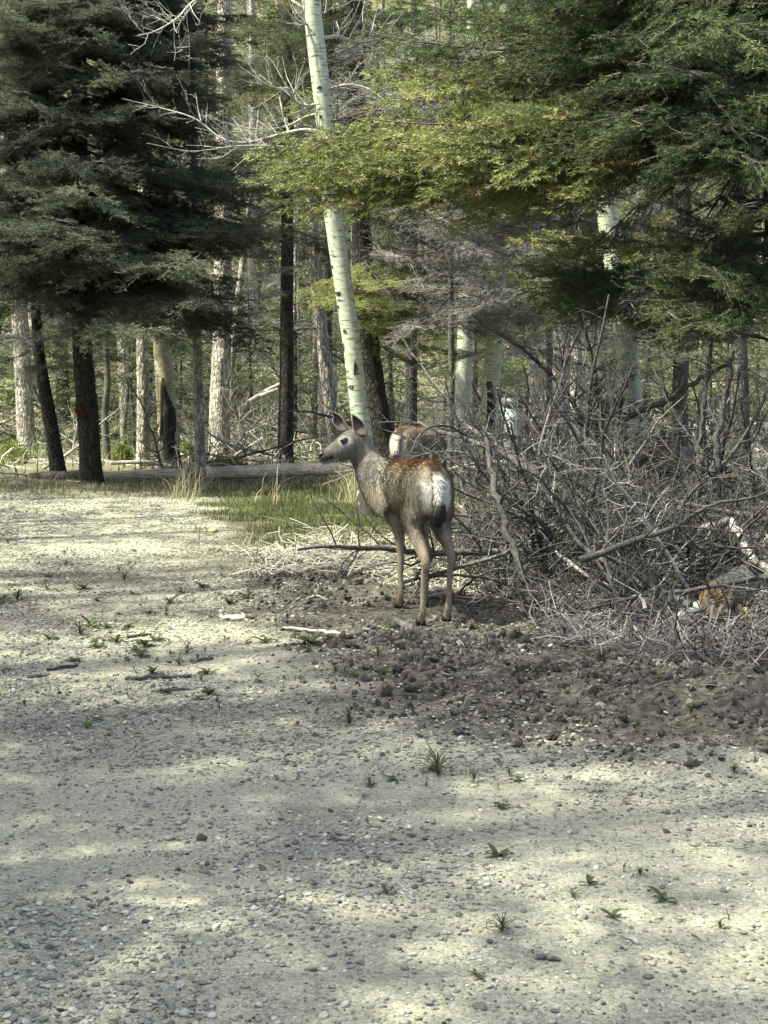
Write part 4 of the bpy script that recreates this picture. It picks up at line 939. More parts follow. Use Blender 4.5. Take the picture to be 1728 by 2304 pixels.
# ------------------------------------------------------------------ logs, pedestal, rocks, shrub
def px_log(label, pts, Y, mkey, group=None, name='fallen_log', sides=18, rough=.12, seed=0, ends=None, Ys=None, cat='log', lift=0):
    """pts (px, py, width px); Ys depth for each point"""
    W_ = [at(a, b, (Ys[i] if Ys else Y)) for i, (a, b, _) in enumerate(pts)]; c = sum(W_, Vector())/len(W_)
    P = curve_pts([p - c for p in W_], 6); r = interp([w_*mpp(Ys[i] if Ys else Y)/2 for i, (_, _, w_) in enumerate(pts)], 6)
    o = thing(name, label, cat, c, 0, group); V, F = tube(P, r, sides, rough=rough, seed=seed)
    obj('stem', mesh('stem', V, [F], M[mkey], smooth_=True), o)
    for b0, d in ((0, P[0]-P[1]), (len(V)-sides, P[-1]-P[-2])):
        ring = V[b0:b0+sides]; cc = ring.mean(0); d = nrm(d); rng = np.random.default_rng(seed+b0); rad = np.linalg.norm(ring-cc, axis=1).mean()
        VV = [ring]
        for f in (.72, .4, .12): VV.append(cc + (ring-cc)*f + d*(rng.uniform(-.12, .16, (sides, 1))*rad))
        VV = np.concatenate(VV); n = sides
        FF = [[i*n+j, i*n+(j+1) % n, (i+1)*n+(j+1) % n, (i+1)*n+j] for i in range(3) for j in range(n)]
        obj('cut_end', mesh('cut_end', VV, [np.array(FF), np.array([list(range(3*n, 4*n))])], M[ends or 'splinter']), o)
    return o
px_log('grey weathered log lying left of the slender trunk, by the dark spruce', [(232, 1070, 20), (300, 1069, 22), (360, 1066, 24), (420, 1066, 22)], 19.6, 'log', seed=1, ends='palewood')
px_log('long bleached log lying between the slender trunk and the doe', [(468, 1066, 30), (560, 1062, 30), (680, 1056, 30), (800, 1056, 27), (900, 1058, 24)], 18.9, 'log', seed=2, ends='palewood', Ys=[19.3, 19.2, 18.8, 18.4, 18.2])
px_log('dark rotten log at the foot of the dark spruce', [(70, 1076, 26), (130, 1074, 28), (190, 1070, 26)], 19.7, 'darkwood', seed=3, ends='darkwood')
px_log('thin bleached pole lying behind the logs under the bright shrub', [(250, 1042, 9), (330, 1040, 10), (385, 1050, 9)], 21.0, 'palewood', seed=4, sides=8, ends='palewood')
px_log('fallen trunk lying back in the shade between the sunlit trunks', [(560, 905, 12), (600, 880, 11), (640, 860, 10)], 23.5, 'log', seed=6, sides=8, ends='palewood', Ys=[23.5, 24.5, 25.5])
px_log('bleached pole leaning in the woods left of the dark trunk', [(545, 915, 10), (590, 890, 11), (625, 876, 8)], 24, 'palewood', seed=8, sides=8, ends='palewood')
px_log('thick grey log lying through the middle of the brush pile', [(1230, 1200, 40), (1380, 1212, 44), (1560, 1216, 46), (1760, 1214, 48)], 11.4, 'deadwood', seed=5, ends='palewood')
px_log('sawn log end with orange heartwood poking out of the brush pile', [(1612, 1346, 78), (1640, 1330, 78), (1690, 1300, 76), (1760, 1270, 72)], 8.7, 'deadwood', seed=7, ends='splinter', Ys=[8.65, 9.0, 9.6, 10.3], sides=26, rough=.1)
px_log('short grey log half buried at the front edge of the brush pile', [(1590, 1524, 24), (1660, 1522, 30), (1760, 1530, 30)], 7.7, 'deadwood', seed=9, ends='palewood', sides=12)
px_log('grey stump of log in the dirt left of the bent branch', [(1245, 1474, 22), (1290, 1474, 24), (1335, 1478, 20)], 8.15, 'deadwood', seed=10, ends='palewood', sides=12)

# utility pedestal
def box(mb, c, s, bev=.0, mat_=0):
    bm = bmesh.new(); bmesh.ops.create_cube(bm, size=1); bmesh.ops.scale(bm, vec=s, verts=bm.verts)
    if bev: bmesh.ops.bevel(bm, geom=bm.edges[:], offset=bev, segments=2, affect='EDGES')
    bmesh.ops.triangulate(bm, faces=bm.faces[:]); bm.verts.index_update()
    V = np.array([tuple(v.co) for v in bm.verts]) + np.array(c); F = np.array([[v.index for v in f.verts] for f in bm.faces]); bm.free(); mb.add(V, F, mat_)
q = at(1152, 1000, 14.6); ped = thing('utility_pedestal', 'grey-green metal utility pedestal standing behind the brush', 'utility box', (q.x, 14.6, gz(q.x, 14.6)), R(8))
mb = MB(); box(mb, (0, 0, .55), (.172, .15, 1.16), .004); obj('housing', mb.mesh('housing', M['box_metal']), ped)
mb = MB(); box(mb, (0, 0, 1.155), (.186, .164, .075), .005); obj('cap', mb.mesh('cap', M['box_metal']), ped)
mb = MB(); box(mb, (-.008, -.077, .64), (.135, .008, .90), .002); dpan = obj('door', mb.mesh('door', M['box_metal']), ped)
mb = MB(); box(mb, (.04, -.083, .66), (.012, .008, .04), .002); obj('latch', mb.mesh('latch', M['box_dark']), dpan)
mb = MB(); box(mb, (0, 0, 1.1165), (.168, .146, .012)); obj('painted_shadow_gap', mb.mesh('painted_shadow_gap', M['box_dark']), ped)  # dark strip painted in as the shadow under the cap

def rock_mesh(seed, sub_=3, flat=.6, rough=.35, m='rock', ang=.0):
    bm = bmesh.new(); bmesh.ops.create_icosphere(bm, subdivisions=sub_, radius=1); rng = np.random.default_rng(seed)
    V = np.array([tuple(v.co) for v in bm.verts]); pl = nrm(rng.normal(size=(9, 3))); dd = rng.uniform(.55, .95, 9)
    for n_, d_ in zip(pl, dd):
        e = np.maximum(V @ n_ - d_, 0); V = V - n_*e[:, None]*.9
    V = V*(1 + rough*.35*(fbm(V[:, 0]*2+seed, V[:, 1]*2+V[:, 2]*1.7, 3, seed)-.5)[:, None]); V[:, 2] *= flat
    F = np.array([[v.index for v in f.verts] for f in bm.faces]); bm.free(); return mesh('rock', V, [F], M[m], smooth_=False)
rk = rock_mesh(3, 3, .8); rk2 = rock_mesh(8, 3, .7); rk3 = rock_mesh(5, 2, .55, m='tanrock')
def rock(lb, px, py, w_, me, rz=0, flat=1.):
    p = gp(px, py); p.z = gz(p.x, p.y); s = w_*mpp(p.y)/2
    return tag(obj('rock', me, None, (p.x, p.y, p.z + s*.25), (0, 0, rz), (s, s, s*flat)), lb, 'rock')
rock('pale angular rock just behind the hind leg of the doe', 1030, 1196, 46, rk)
rock('whitish rock under the log at the right of the brush pile', 1600, 1262, 110, rk2, 1)
rock('second whitish rock behind the brush pile near the thick log', 1690, 1240, 80, rk, 2.2)
rock('whitish rock in the brush left of the dappled aspen', 1285, 1185, 30, rk2, .6)
rock('small tan stone lying alone on the far gravel', 478, 1197, 26, rk3)

# bright low shrub
def leaf_cloud(mb, n, rx, ry, rz_, rng, colr, size=.03):
    u = nrm(rng.normal(size=(n, 3))); u[:, 2] = np.abs(u[:, 2]); rad = rng.uniform(.45, 1, n)**.5
    P = u*rad[:, None]*np.array((rx, ry, rz_)); a = nrm(rng.normal(size=(n, 3))+u*.6); b = nrm(np.cross(a, rng.normal(size=(n, 3)))); s = size*rng.uniform(.6, 1.3, (n, 1))
    T = np.stack([P, P + a*s*.5 + b*s*.3, P + a*s, P + a*s*.5 - b*s*.3], 1).reshape(-1, 3); mb.add(T, np.arange(len(T)).reshape(-1, 4), 0, np.repeat(np.asarray(colr)*rng.uniform(.65, 1.35, (n, 1)), 4, 0))
for px, py, w_, h_, lb in [(518, 1046, 100, 34, 'low bright yellow-green shrub behind the bleached log'), (585, 1046, 40, 18, 'tiny yellow-green shrub beside the larger bright shrub'), (28, 1000, 70, 50, 'green shrub in the brush at the foot of the pale far-left trunk'), (275, 985, 44, 40, 'small green shrub behind the logs between two trunks'), (420, 990, 50, 46, 'small green shrub behind the slender grey trunk')]:
    Y = 20.6 if py > 1040 else 22.5; p = at(px, py, Y); s = thing('shrub', lb, 'shrub', (p.x, Y, gz(p.x, Y))); rng = np.random.default_rng(px)
    mb = MB(); leaf_cloud(mb, 900, w_*mpp(Y)/2, w_*mpp(Y)/2, h_*mpp(Y)*1.1, rng, (.17, .21, .045), .04); obj('foliage', mb.mesh('foliage', M['leaf']), s)
    mb = MB()
    for k in range(7): a = k*.9; add_tube(mb, [(0, 0, -.02), (math.cos(a)*w_*mpp(Y)*.2, math.sin(a)*w_*mpp(Y)*.2, h_*mpp(Y)*.8)], [.006, .003], 4, 0, (.1, .08, .06))
    obj('stem', mb.mesh('stem', M['twig']), s)

# ------------------------------------------------------------------ dead branches and brush
def dead_branch_mesh(seed, L, r, depth=3, up=.0, curl=.3):
    rng = np.random.default_rng(seed); mb = MB()
    k = 12; d = np.array((1., 0, 0)); pts = [np.zeros(3)]; ds = []
    for i in range(k): d = nrm(d + rng.normal(size=3)*curl*.4); ds.append(d); pts.append(pts[-1] + d*L/k)
    rr = np.linspace(r, r*.25, k+1); tone = 1.
    add_tube(mb, pts, rr, 7, 0, None)
    for j in range(int(L/.075)):
        t = rng.uniform(.12, 1); i = min(k-1, int(t*k)); a = nrm(np.cross(ds[i], rng.normal(size=3)))
        grow(mb, pts[i] + a*rr[i]*.5, nrm(ds[i]*.55 + a), L*rng.uniform(.12, .4)*(1.15-.6*t), max(rr[i]*.42, .003), depth-2, rng, up=up, sides=4, wander=.35)
    return mb
DEAD = []
for k in range(9):
    mb = dead_branch_mesh(300+k, [1.5, 1.9, 2.3, 1.2, 1.7, 2.0, 1.4, 1.0, 2.4][k], [.022, .026, .032, .014, .019, .025, .016, .011, .036][k], 4 if k < 7 else 3)
    DEAD.append((mb.mesh('dead_branch', M['deadwood'], True), mb.mesh('dead_branch', M['darkwood'], True), mb.mesh('dead_branch', M['palewood'], True)))
def place_dead(k, tone, a, d, s, label, group, roll=0.):
    x = Vector(d).normalized(); y = Vector((0, 0, 1)).cross(x)
    if y.length < .05: y = Vector((0, 1, 0))
    y.normalize(); z = x.cross(y); o = obj('dead_branch', DEAD[k][tone])
    o.matrix_world = Matrix.Translation(Vector(a)) @ Matrix((x, y, z)).transposed().to_4x4() @ Matrix.Rotation(roll, 4, 'X') @ Matrix.Scale(s, 4)
    return tag(o, label, 'branch', group)
TONE = ['grey', 'dark', 'bleached']
rb = np.random.default_rng(77)
# the brush pile: branches heaped round a low ridge right of the doe
for i in range(120):
    px = rb.uniform(1040, 1800); f = rb.uniform(0, 1); Y = (8.3 if px < 1350 else 7.85) + 3.6*f + (1.0 if px < 1180 else 0)
    if px < 1230 and Y < 9.6: Y += 1.3
    x = (px-CX)/FPX*Y; top = .28 + .75*smooth(1050, 1350, px)*rb.uniform(0, 1); g0 = gz(x, Y)
    if 1500 < px < 1720 and Y < 9.3: Y += 1.2
    d = Vector((rb.normal()*.9 - .25, rb.normal()*.55, rb.uniform(-.25, .75) if f > .25 else rb.uniform(-.15, .35)))
    tone = int(rb.choice(3, p=[.36, .60, .04])); k = int(rb.integers(9)); s = rb.uniform(.5, .95)
    place_dead(k, tone, (x - d.normalized().x*.5, Y, g0 + .03 + top*rb.uniform(0, .6)), d, s, TONE[tone] + ' dead branch tangled into the brush pile right of the doe', 'branches of the brush pile, ' + TONE[tone], rb.uniform(0, 6.28))
# upright dead saplings and long sprays at the right
for i in range(34):
    px = rb.uniform(1180, 1740); Y = rb.uniform(9.8, 13.0); x = (px-CX)/FPX*Y
    d = Vector((rb.normal()*.35, rb.normal()*.3, 1)); tone = int(rb.choice(3, p=[.4, .45, .15]))
    place_dead(int(rb.choice([1, 2, 4, 5, 8])), tone, (x, Y, gz(x, Y)), d, rb.uniform(.6, 1.05), TONE[tone] + ' dead stem standing up out of the brush pile', 'upright dead stems of the brush pile, ' + TONE[tone], rb.uniform(0, 6.28))
# sprays left of the pile, in front of the second deer
for (px, py, Y, dx, dz, k, s, tone) in [(1150, 1020, 10.6, -1, .12, 1, .75, 0), (1180, 1090, 10.4, -1, .35, 4, .7, 1), (1160, 1060, 10.9, -1, .3, 6, .8, 0), (1120, 1110, 10.0, -.9, .1, 3, .5, 1), (1200, 1180, 10.0, -1, .5, 5, .6, 1), (1240, 1200, 9.8, -1, .8, 2, .55, 1), (1170, 985, 12.2, -1, .05, 8, .5, 0), (1130, 1040, 11.6, -1, .1, 0, .6, 2)]:
    p = at(px, py, Y); place_dead(k, tone, p, (dx, rb.normal()*.2, dz), s, TONE[tone] + ' dead spray reaching from the brush pile towards the deer', 'sprays of the brush pile towards the deer, ' + TONE[tone], rb.uniform(0, 6.28))
# brush under the trees behind
for i in range(95):
    Y = 19.5 + 9*rb.uniform()**1.3; x = rb.uniform(-.27, .27)*Y
    if Y < 20.5 and -3.9 < x < 0: continue
    tone = int(rb.choice(3, p=[.4, .15, .45])); d = Vector((rb.normal(), rb.normal()*.6, abs(rb.normal())*.35))
    place_dead(int(rb.integers(9)), tone, (x, Y, gz(x, Y)+.05), d, rb.uniform(.6, 1.3)*(1+.03*(Y-20)), TONE[tone] + ' dead branch lying on the forest floor behind the logs', 'dead branches on the forest floor, ' + TONE[tone], rb.uniform(0, 6.28))
for i in range(26):
    Y = rb.uniform(12.5, 17); x = rb.uniform(.06, .27)*Y; tone = int(rb.choice(3, p=[.45, .2, .35])); d = Vector((rb.normal(), rb.normal()*.6, abs(rb.normal())*.4))
    place_dead(int(rb.integers(9)), tone, (x, Y, gz(x, Y)+.04), d, rb.uniform(.5, .9), TONE[tone] + ' dead branch on the ground behind the brush pile', 'dead branches behind the brush pile, ' + TONE[tone], rb.uniform(0, 6.28))

# sticks that can be told apart
def stick(label, pts, Y=None, mkey='palewood', ground=True, end=None, seed=0, name='stick', twigs=0, Ys=None, sides=8):
    W_ = []
    for i, (a, b, w_) in enumerate(pts):
        if ground:
            p = gp(a, b); g0 = gz(p.x, p.y); p = gp(a, b, g0); p.z = g0 + w_*mpp(p.y)*.42
        else: p = at(a, b, Ys[i] if Ys else Y)
        W_.append(p)
    c = W_[0].copy(); P = curve_pts([p - c for p in W_], 5); r = interp([w_*mpp(p.y)/2 for (_, _, w_), p in zip(pts, W_)], 5)
    rng = np.random.default_rng(seed); k_ = len(P); P[1:-1] += rng.normal(size=(k_-2, 3))*r[1:-1, None]*np.array((.45, .45, .25)); r = r*rng.uniform(.82, 1.15, k_); r[0] *= .6; r[-1] *= .7
    mb = MB(); add_tube(mb, P, r, sides, rough=.45, seed=seed)
    for k in range(twigs):
        i = int(rng.uniform(.1, .95)*(len(P)-1)); d = nrm(P[min(i+1, len(P)-1)]-P[i-1]); a = nrm(np.cross(d, rng.normal(size=3))); grow(mb, P[i], nrm(d*.4+a), rng.uniform(.12, .5), max(r[i]*.35, .003), 1, rng, up=.1, wander=.3)
    me = mb.mesh('stick', M[mkey], True)
    if end:
        o = thing(name, label, 'stick', c); obj('stem', me, o); mb = MB()
        for k in range(7):
            q = P[-1] + rng.normal(size=3)*r[-1]*.4; d = nrm(P[-1]-P[-3]); add_tube(mb, [q - d*.02, q + d*rng.uniform(.02, .07) + rng.normal(size=3)*.008], [r[-1]*.5, r[-1]*.08], 4)
        obj('splintered_end', mb.mesh('splintered_end', M[end]), o)
    else: o = tag(obj(name, me, None, c), label, 'stick')
    return o
stick('pale barky stick lying in front of the hind hooves of the doe', [(886, 1402, 16), (930, 1422, 17), (975, 1444, 20), (1035, 1452, 22)], mkey='deadwood', end='splinter', seed=1)
stick('long thin pale stick lying in the dirt left of the doe', [(637, 1415, 8), (690, 1422, 9), (740, 1427, 9), (788, 1432, 7)], seed=2)
stick('short thick broken stick on the gravel with a splintered end', [(496, 1394, 17), (525, 1397, 17), (552, 1397, 18)], end='splinter', seed=3)
stick('long grey stick lying flat on the weedy gravel', [(280, 1531, 10), (350, 1528, 12), (430, 1524, 9)], mkey='deadwood', seed=4)
stick('short grey stick lying left of the long grey one', [(60, 1526, 9), (105, 1522, 8)], mkey='deadwood', seed=5)
stick('grey stick with bark lying behind the short grey stick', [(105, 1510, 10), (175, 1500, 8)], mkey='darkwood', seed=6)
stick('grey stick lying right of the long grey stick', [(355, 1557, 8), (425, 1553, 7)], mkey='deadwood', seed=7)
stick('grey stick lying near the green weed clump', [(425, 1490, 7), (480, 1484, 8)], mkey='deadwood', seed=8)
stick('dark stick by the tracks of dirt, beyond the weeds', [(285, 1436, 8), (340, 1430, 7)], mkey='darkwood', seed=9)
stick('small white peeled stick on the near gravel', [(1408, 2108, 13), (1438, 2126, 12)], seed=10)
stick('pale upright stub in the dirt left of the doe', [(822, 1305, 9), (826, 1335, 9)], Y=10.35, ground=False, seed=11)
stick('pale forked stick in the dirt further left of the doe', [(690, 1350, 6), (712, 1345, 7), (738, 1352, 6)], seed=12)
stick('thin stub standing beside the pale forked stick', [(716, 1315, 7), (711, 1365, 8)], Y=9.75, ground=False, seed=13)
stick('flat grey sliver of wood on the near gravel', [(1205, 2158, 12), (1232, 2160, 14), (1262, 2163, 7)], mkey='deadwood', seed=14)
stick('crooked dark upright branch at the left end of the brush pile', [(1192, 1402, 18), (1190, 1330, 19), (1168, 1270, 20), (1135, 1190, 18), (1115, 1110, 16), (1100, 1040, 13), (1092, 985, 10)], mkey='darkwood', ground=False, Ys=[9.05, 9.1, 9.2, 9.35, 9.5, 9.7, 9.9], seed=15, twigs=16, name='dead_branch')
stick('dark branch slanting down through the brush towards the log', [(1110, 1010, 14), (1200, 1060, 20), (1280, 1120, 24), (1340, 1180, 20), (1400, 1290, 16)], mkey='darkwood', ground=False, Ys=[10.6, 10.4, 10.2, 10, 9.8], seed=16, twigs=16, name='dead_branch')
stick('second dark branch crossing the brush beside the slanting one', [(1130, 1050, 12), (1185, 1120, 18), (1230, 1200, 16), (1290, 1280, 14)], mkey='darkwood', ground=False, Ys=[10.9, 10.6, 10.2, 9.9], seed=17, twigs=12, name='dead_branch')
stick('thin twig reaching over the rump of the doe', [(1060, 985, 7), (1000, 958, 5), (955, 968, 5), (930, 1005, 4), (906, 1058, 3)], mkey='darkwood', ground=False, Ys=[9.9, 9.5, 9.2, 9.0, 8.95], seed=18, twigs=4, name='dead_branch')
stick('bleached branch leading from the brush towards the second deer', [(1095, 1005, 14), (1040, 985, 12), (985, 968, 10), (940, 950, 6)], mkey='deadwood', ground=False, Ys=[11, 11.3, 11.6, 12], seed=19, twigs=12, name='dead_branch')
stick('bent pale branch arching below the sawn log end', [(1580, 1368, 30), (1545, 1385, 28), (1522, 1415, 26), (1512, 1440, 26), (1530, 1462, 24), (1545, 1488, 20)], mkey='palewood', ground=False, Ys=[8.75, 8.5, 8.35, 8.25, 8.2, 8.1], seed=20, sides=10)
stick('split pale branch with a torn golden end left of the sawn log', [(1540, 1344, 14), (1500, 1340, 16), (1455, 1345, 20), (1430, 1365, 20), (1404, 1388, 10)], mkey='palewood', ground=False, Ys=[9.0, 8.9, 8.8, 8.7, 8.65], end='splinter', seed=21)
stick('smooth pale stick curving up out of the brush', [(1220, 1418, 10), (1270, 1408, 12), (1310, 1388, 12), (1338, 1360, 12)], ground=False, Ys=[8.8, 8.8, 8.9, 9.0], mkey='palewood', seed=22)
stick('brown broken branch leaning right of the sawn log', [(1655, 1365, 30), (1690, 1400, 26), (1740, 1446, 22)], mkey='amberwood', ground=False, Ys=[8.8, 8.6, 8.4], seed=23)
stick('grey branch angled across the brush above the sawn log', [(1545, 1205, 18), (1600, 1188, 20), (1645, 1168, 20)], mkey='deadwood', ground=False, Ys=[10, 9.8, 9.6], seed=24, twigs=5)
stick('pale branch with a torn orange end, right of the angled grey one', [(1645, 1168, 18), (1665, 1220, 20), (1700, 1262, 22), (1735, 1300, 20)], mkey='palewood', ground=False, Ys=[9.6, 9.5, 9.4, 9.3], end='splinter', seed=25)
stick('grey pole slanting up through the brush behind the sawn log', [(1430, 1190, 22), (1475, 1140, 20), (1540, 1130, 18), (1610, 1128, 14)], mkey='deadwood', ground=False, Ys=[10.8, 10.9, 11, 11.2], seed=26, twigs=6)
stick('thin sinuous dead stem standing in front of the fir', [(1640, 1160, 18), (1620, 1080, 17), (1612, 1000, 16), (1624, 920, 14), (1640, 850, 12), (1650, 790, 8)], mkey='darkwood', ground=False, Y=10.2, seed=27, twigs=9, name='dead_branch')
stick('straight dead stem standing left of the sinuous one', [(1570, 1150, 14), (1575, 1060, 14), (1580, 960, 12), (1592, 860, 10), (1605, 760, 7)], mkey='darkwood', ground=False, Y=10.6, seed=28, twigs=9, name='dead_branch')
stick('dark arm of brush rising right past the dappled aspen', [(1390, 955, 14), (1440, 925, 14), (1500, 900, 12), (1580, 850, 10), (1640, 820, 8)], mkey='darkwood', ground=False, Ys=[12, 11.8, 11.6, 11.4, 11.2], seed=29, twigs=12, name='dead_branch')
stick('dark dead pole crossing in front of the dappled aspen', [(1415, 1060, 10), (1404, 980, 12), (1396, 900, 12), (1412, 850, 10)], mkey='darkwood', ground=False, Ys=[12.4, 12.4, 12.5, 12.6], seed=30, twigs=6, name='dead_branch')
for k, (a, b, Ya, Yb, lb) in enumerate([((1250, 1240), (1390, 1330), 9.6, 9.2, 'pale stick lying deep in the brush left of the split branch'), ((1280, 1400), (1390, 1470), 8.8, 8.3, 'grey stick running down the front of the brush pile'), ((1400, 1450), (1330, 1500), 8.5, 8.1, 'dark stick ending in the dirt below the split branch'), ((1480, 1500), (1570, 1420), 8.1, 8.3, 'thin pale stick leaning against the bent branch'), ((1500, 1460), (1700, 1450), 8.3, 8.3, 'long thin stick lying across the front under the sawn log'), ((1560, 1560), (1700, 1545), 7.6, 7.6, 'grey stick lying in the dirt before the half-buried log')]):
    stick(lb, [(a[0], a[1], 10), ((a[0]+b[0])/2, (a[1]+b[1])/2+8, 11), (b[0], b[1], 8)], mkey=['palewood', 'deadwood', 'darkwood'][k % 3], ground=False, Ys=[Ya, (Ya+Yb)/2, Yb], seed=40+k, twigs=4)

# ------------------------------------------------------------------ loose gravel, clods, litter
def random_mat(name, stops, rough=.9, bscale=120):
    m, nt, b = mat(name); oi = N(nt, 'ShaderNodeObjectInfo'); r = ramp(nt, stops); nt.links.new(oi.outputs['Random'], r.inputs[0])
    mp = coords(nt, (1.5,)*3); n1 = N(nt, 'ShaderNodeTexNoise'); n1.inputs['Scale'].default_value = 1; n1.inputs['Detail'].default_value = 4; nt.links.new(mp.outputs[0], n1.inputs[0])
    r2 = ramp(nt, [(.3, (.75,)*3), (.7, (1.2,)*3)]); nt.links.new(n1.outputs[0], r2.inputs[0])
    nt.links.new(mixc(nt, r.outputs[0], r2.outputs[0], 1., 'MULTIPLY'), b.inputs['Base Color']); b.inputs['Roughness'].default_value = rough; b.inputs['Specular IOR Level'].default_value = .15; return m
M['pebble'] = random_mat('pebble', [(0, (.07, .065, .06)), (.08, (.14, .13, .115)), (.25, (.19, .183, .155)), (.6, (.275, .265, .22)), (.88, (.38, .365, .305)), (1, (.5, .49, .42))])
M['clod'] = random_mat('earth_clod', [(0, (.045, .041, .035)), (.45, (.085, .077, .064)), (.85, (.135, .123, .103)), (1, (.26, .245, .21))], .97)
M['litter'] = foliage_mat('litter', .0, .9, .0)
def pebble_mesh(seed, m, sub_=1, rough=.5):
    me = rock_mesh(seed, sub_, 1., rough, 'rock'); me.materials.clear(); me.materials.append(M[m])
    for p in me.polygons: p.use_smooth = True
    return me
PEB = [pebble_mesh(900+k, 'pebble', 1 if k < 4 else 2) for k in range(6)]
CLOD = []
for k in range(6):
    bm = bmesh.new(); bmesh.ops.create_icosphere(bm, subdivisions=3, radius=1); V = np.array([tuple(v.co) for v in bm.verts]); F = np.array([[v.index for v in f.verts] for f in bm.faces]); bm.free()
    V = V*np.array((1.2, .9, .8))*(1 + 1.0*(fbm(V[:, 0]*1.9+k*5, V[:, 1]*1.9+V[:, 2]*2.3, 2, k)-.5) + .9*(fbm(V[:, 0]*5+k, V[:, 1]*5+V[:, 2]*6, 2, k+40)-.5))[:, None] + np.random.default_rng(k).normal(size=V.shape)*.07
    CLOD.append(mesh('clod', V, [F], M['clod']))
def scatter(name, protos, P, S, Rt, kind='stuff', label=None):
    """one object that carries many small stones, placed by geometry nodes from stored points"""
    cc = bpy.data.collections.new(name+'_shapes')
    for i, me in enumerate(protos): cc.objects.link(bpy.data.objects.new('%s_shape_%d' % (name, i), me))
    me = bpy.data.meshes.new(name); me.vertices.add(len(P)); me.vertices.foreach_set('co', np.asarray(P, np.float32).ravel())
    a = me.attributes.new('scl', 'FLOAT_VECTOR', 'POINT'); a.data.foreach_set('vector', np.asarray(S, np.float32).ravel())
    a = me.attributes.new('rot', 'FLOAT_VECTOR', 'POINT'); a.data.foreach_set('vector', np.asarray(Rt, np.float32).ravel())
    g = bpy.data.node_groups.new(name, 'GeometryNodeTree'); g.interface.new_socket('Geometry', in_out='INPUT', socket_type='NodeSocketGeometry'); g.interface.new_socket('Geometry', in_out='OUTPUT', socket_type='NodeSocketGeometry')
    gi = g.nodes.new('NodeGroupInput'); go = g.nodes.new('NodeGroupOutput'); ip = g.nodes.new('GeometryNodeInstanceOnPoints'); ci = g.nodes.new('GeometryNodeCollectionInfo')
    ci.inputs['Collection'].default_value = cc; ci.inputs['Separate Children'].default_value = True; ci.inputs['Reset Children'].default_value = True
    s1 = g.nodes.new('GeometryNodeInputNamedAttribute'); s1.data_type = 'FLOAT_VECTOR'; s1.inputs[0].default_value = 'scl'
    s2 = g.nodes.new('GeometryNodeInputNamedAttribute'); s2.data_type = 'FLOAT_VECTOR'; s2.inputs[0].default_value = 'rot'
    l = g.links.new; l(gi.outputs[0], ip.inputs['Points']); l(ci.outputs[0], ip.inputs['Instance']); ip.inputs['Pick Instance'].default_value = True
    e2r = g.nodes.new('FunctionNodeEulerToRotation'); l(s2.outputs[0], e2r.inputs[0]); l(e2r.outputs[0], ip.inputs['Rotation']); l(s1.outputs[0], ip.inputs['Scale']); l(ip.outputs[0], go.inputs[0])
    o = obj(name, me); o.modifiers.new('scatter', 'NODES').node_group = g
    return tag(o, label, None, None, kind)
rg = np.random.default_rng(123)
def spots(n, x0, x1, y0, y1, power=1.0):
    y = y0 + (y1-y0)*rg.uniform(size=n)**power; x = rg.uniform(x0, x1, n)
    k = np.abs(x) < .27*y + .5; return x[k], y[k]
x, y = spots(260000, -4.6, 4.6, 3.3, 17.5, 1.8)
gr, so_, gs = zones(x, y); dm = fbm(x*1.6, y*1.3, 4, 51)
keep = (rg.uniform(size=len(x)) < (.42 + .58*smooth(.36, .58, dm + .05*smooth(0, 2, x)))*(gr*.9 + .35*so_)*(1-gs))
x, y = x[keep], y[keep]; s = .0036*np.exp(rg.normal(size=len(x))*.52)*(1 + .35*smooth(.45, .65, fbm(x*1.6, y*1.3, 4, 51)))*(1+.05*np.maximum(y-5, 0)); s = np.minimum(s, .013)
z = height(x, y)
tag(scatter('gravel', PEB, np.stack([x, y, z + s*.25], -1), np.stack([s*1.25, s, s*.62], -1), np.stack([rg.normal(size=len(x))*.25, rg.normal(size=len(x))*.25, rg.uniform(0, 6.28, len(x))], -1)), 'loose pale gravel strewn over the road', 'gravel')
# the larger stones one by one
n = 0; tries = 0
while n < 290 and tries < 6000:
    tries += 1; yy = 3.45 + 6.5*rg.uniform()**1.5; xx = rg.uniform(-.27, .27)*yy
    g_, s_, _ = zones(np.array([xx]), np.array([yy]))
    if rg.uniform() > g_[0]*(.3 + .5*float(fbm(np.array([xx*1.6]), np.array([yy*1.3]), 4, 51)[0] > .5)) + .3*s_[0]: continue
    s = min(.018, .0075*math.exp(rg.normal()*.4)*(1+.06*max(0, yy-5)))
    o = obj('stone', PEB[int(rg.integers(6))], road_o, (xx, yy, gz(xx, yy)+s*.3), (rg.normal()*.2, rg.normal()*.2, rg.uniform(0, 6.28)), (s*1.25, s, s*.7)); n += 1
# clods of turned earth
x, y = spots(200000, -3, 6, 4.5, 11.5, 1.)
gr, so_, gs = zones(x, y)
bm_ = sum(np.exp(-((x-bx)**2+(y-by)**2)/(r_*r_*1.6)) for bx, by, h, r_ in BERM)
keep = rg.uniform(size=len(x)) < so_*np.clip(.28 + bm_*.8, 0, 1)*(.25+.75*smooth(.3, .55, fbm(x*2.2, y*2.2, 3, 61)))*.75
for fx, fy in FEET: keep &= np.hypot(x-fx, y-fy) > .06
x, y = x[keep], y[keep]; s = .0055*np.exp(rg.normal(size=len(x))*.6); s = np.minimum(s, .03)
scatter('earth_clods', CLOD, np.stack([x, y, height(x, y)+s*.2], -1), np.stack([s*1.2, s*1.1, s*.8], -1), rg.uniform(0, 6.28, (len(x), 3)), label='dark turned-up earth clods along the verge')
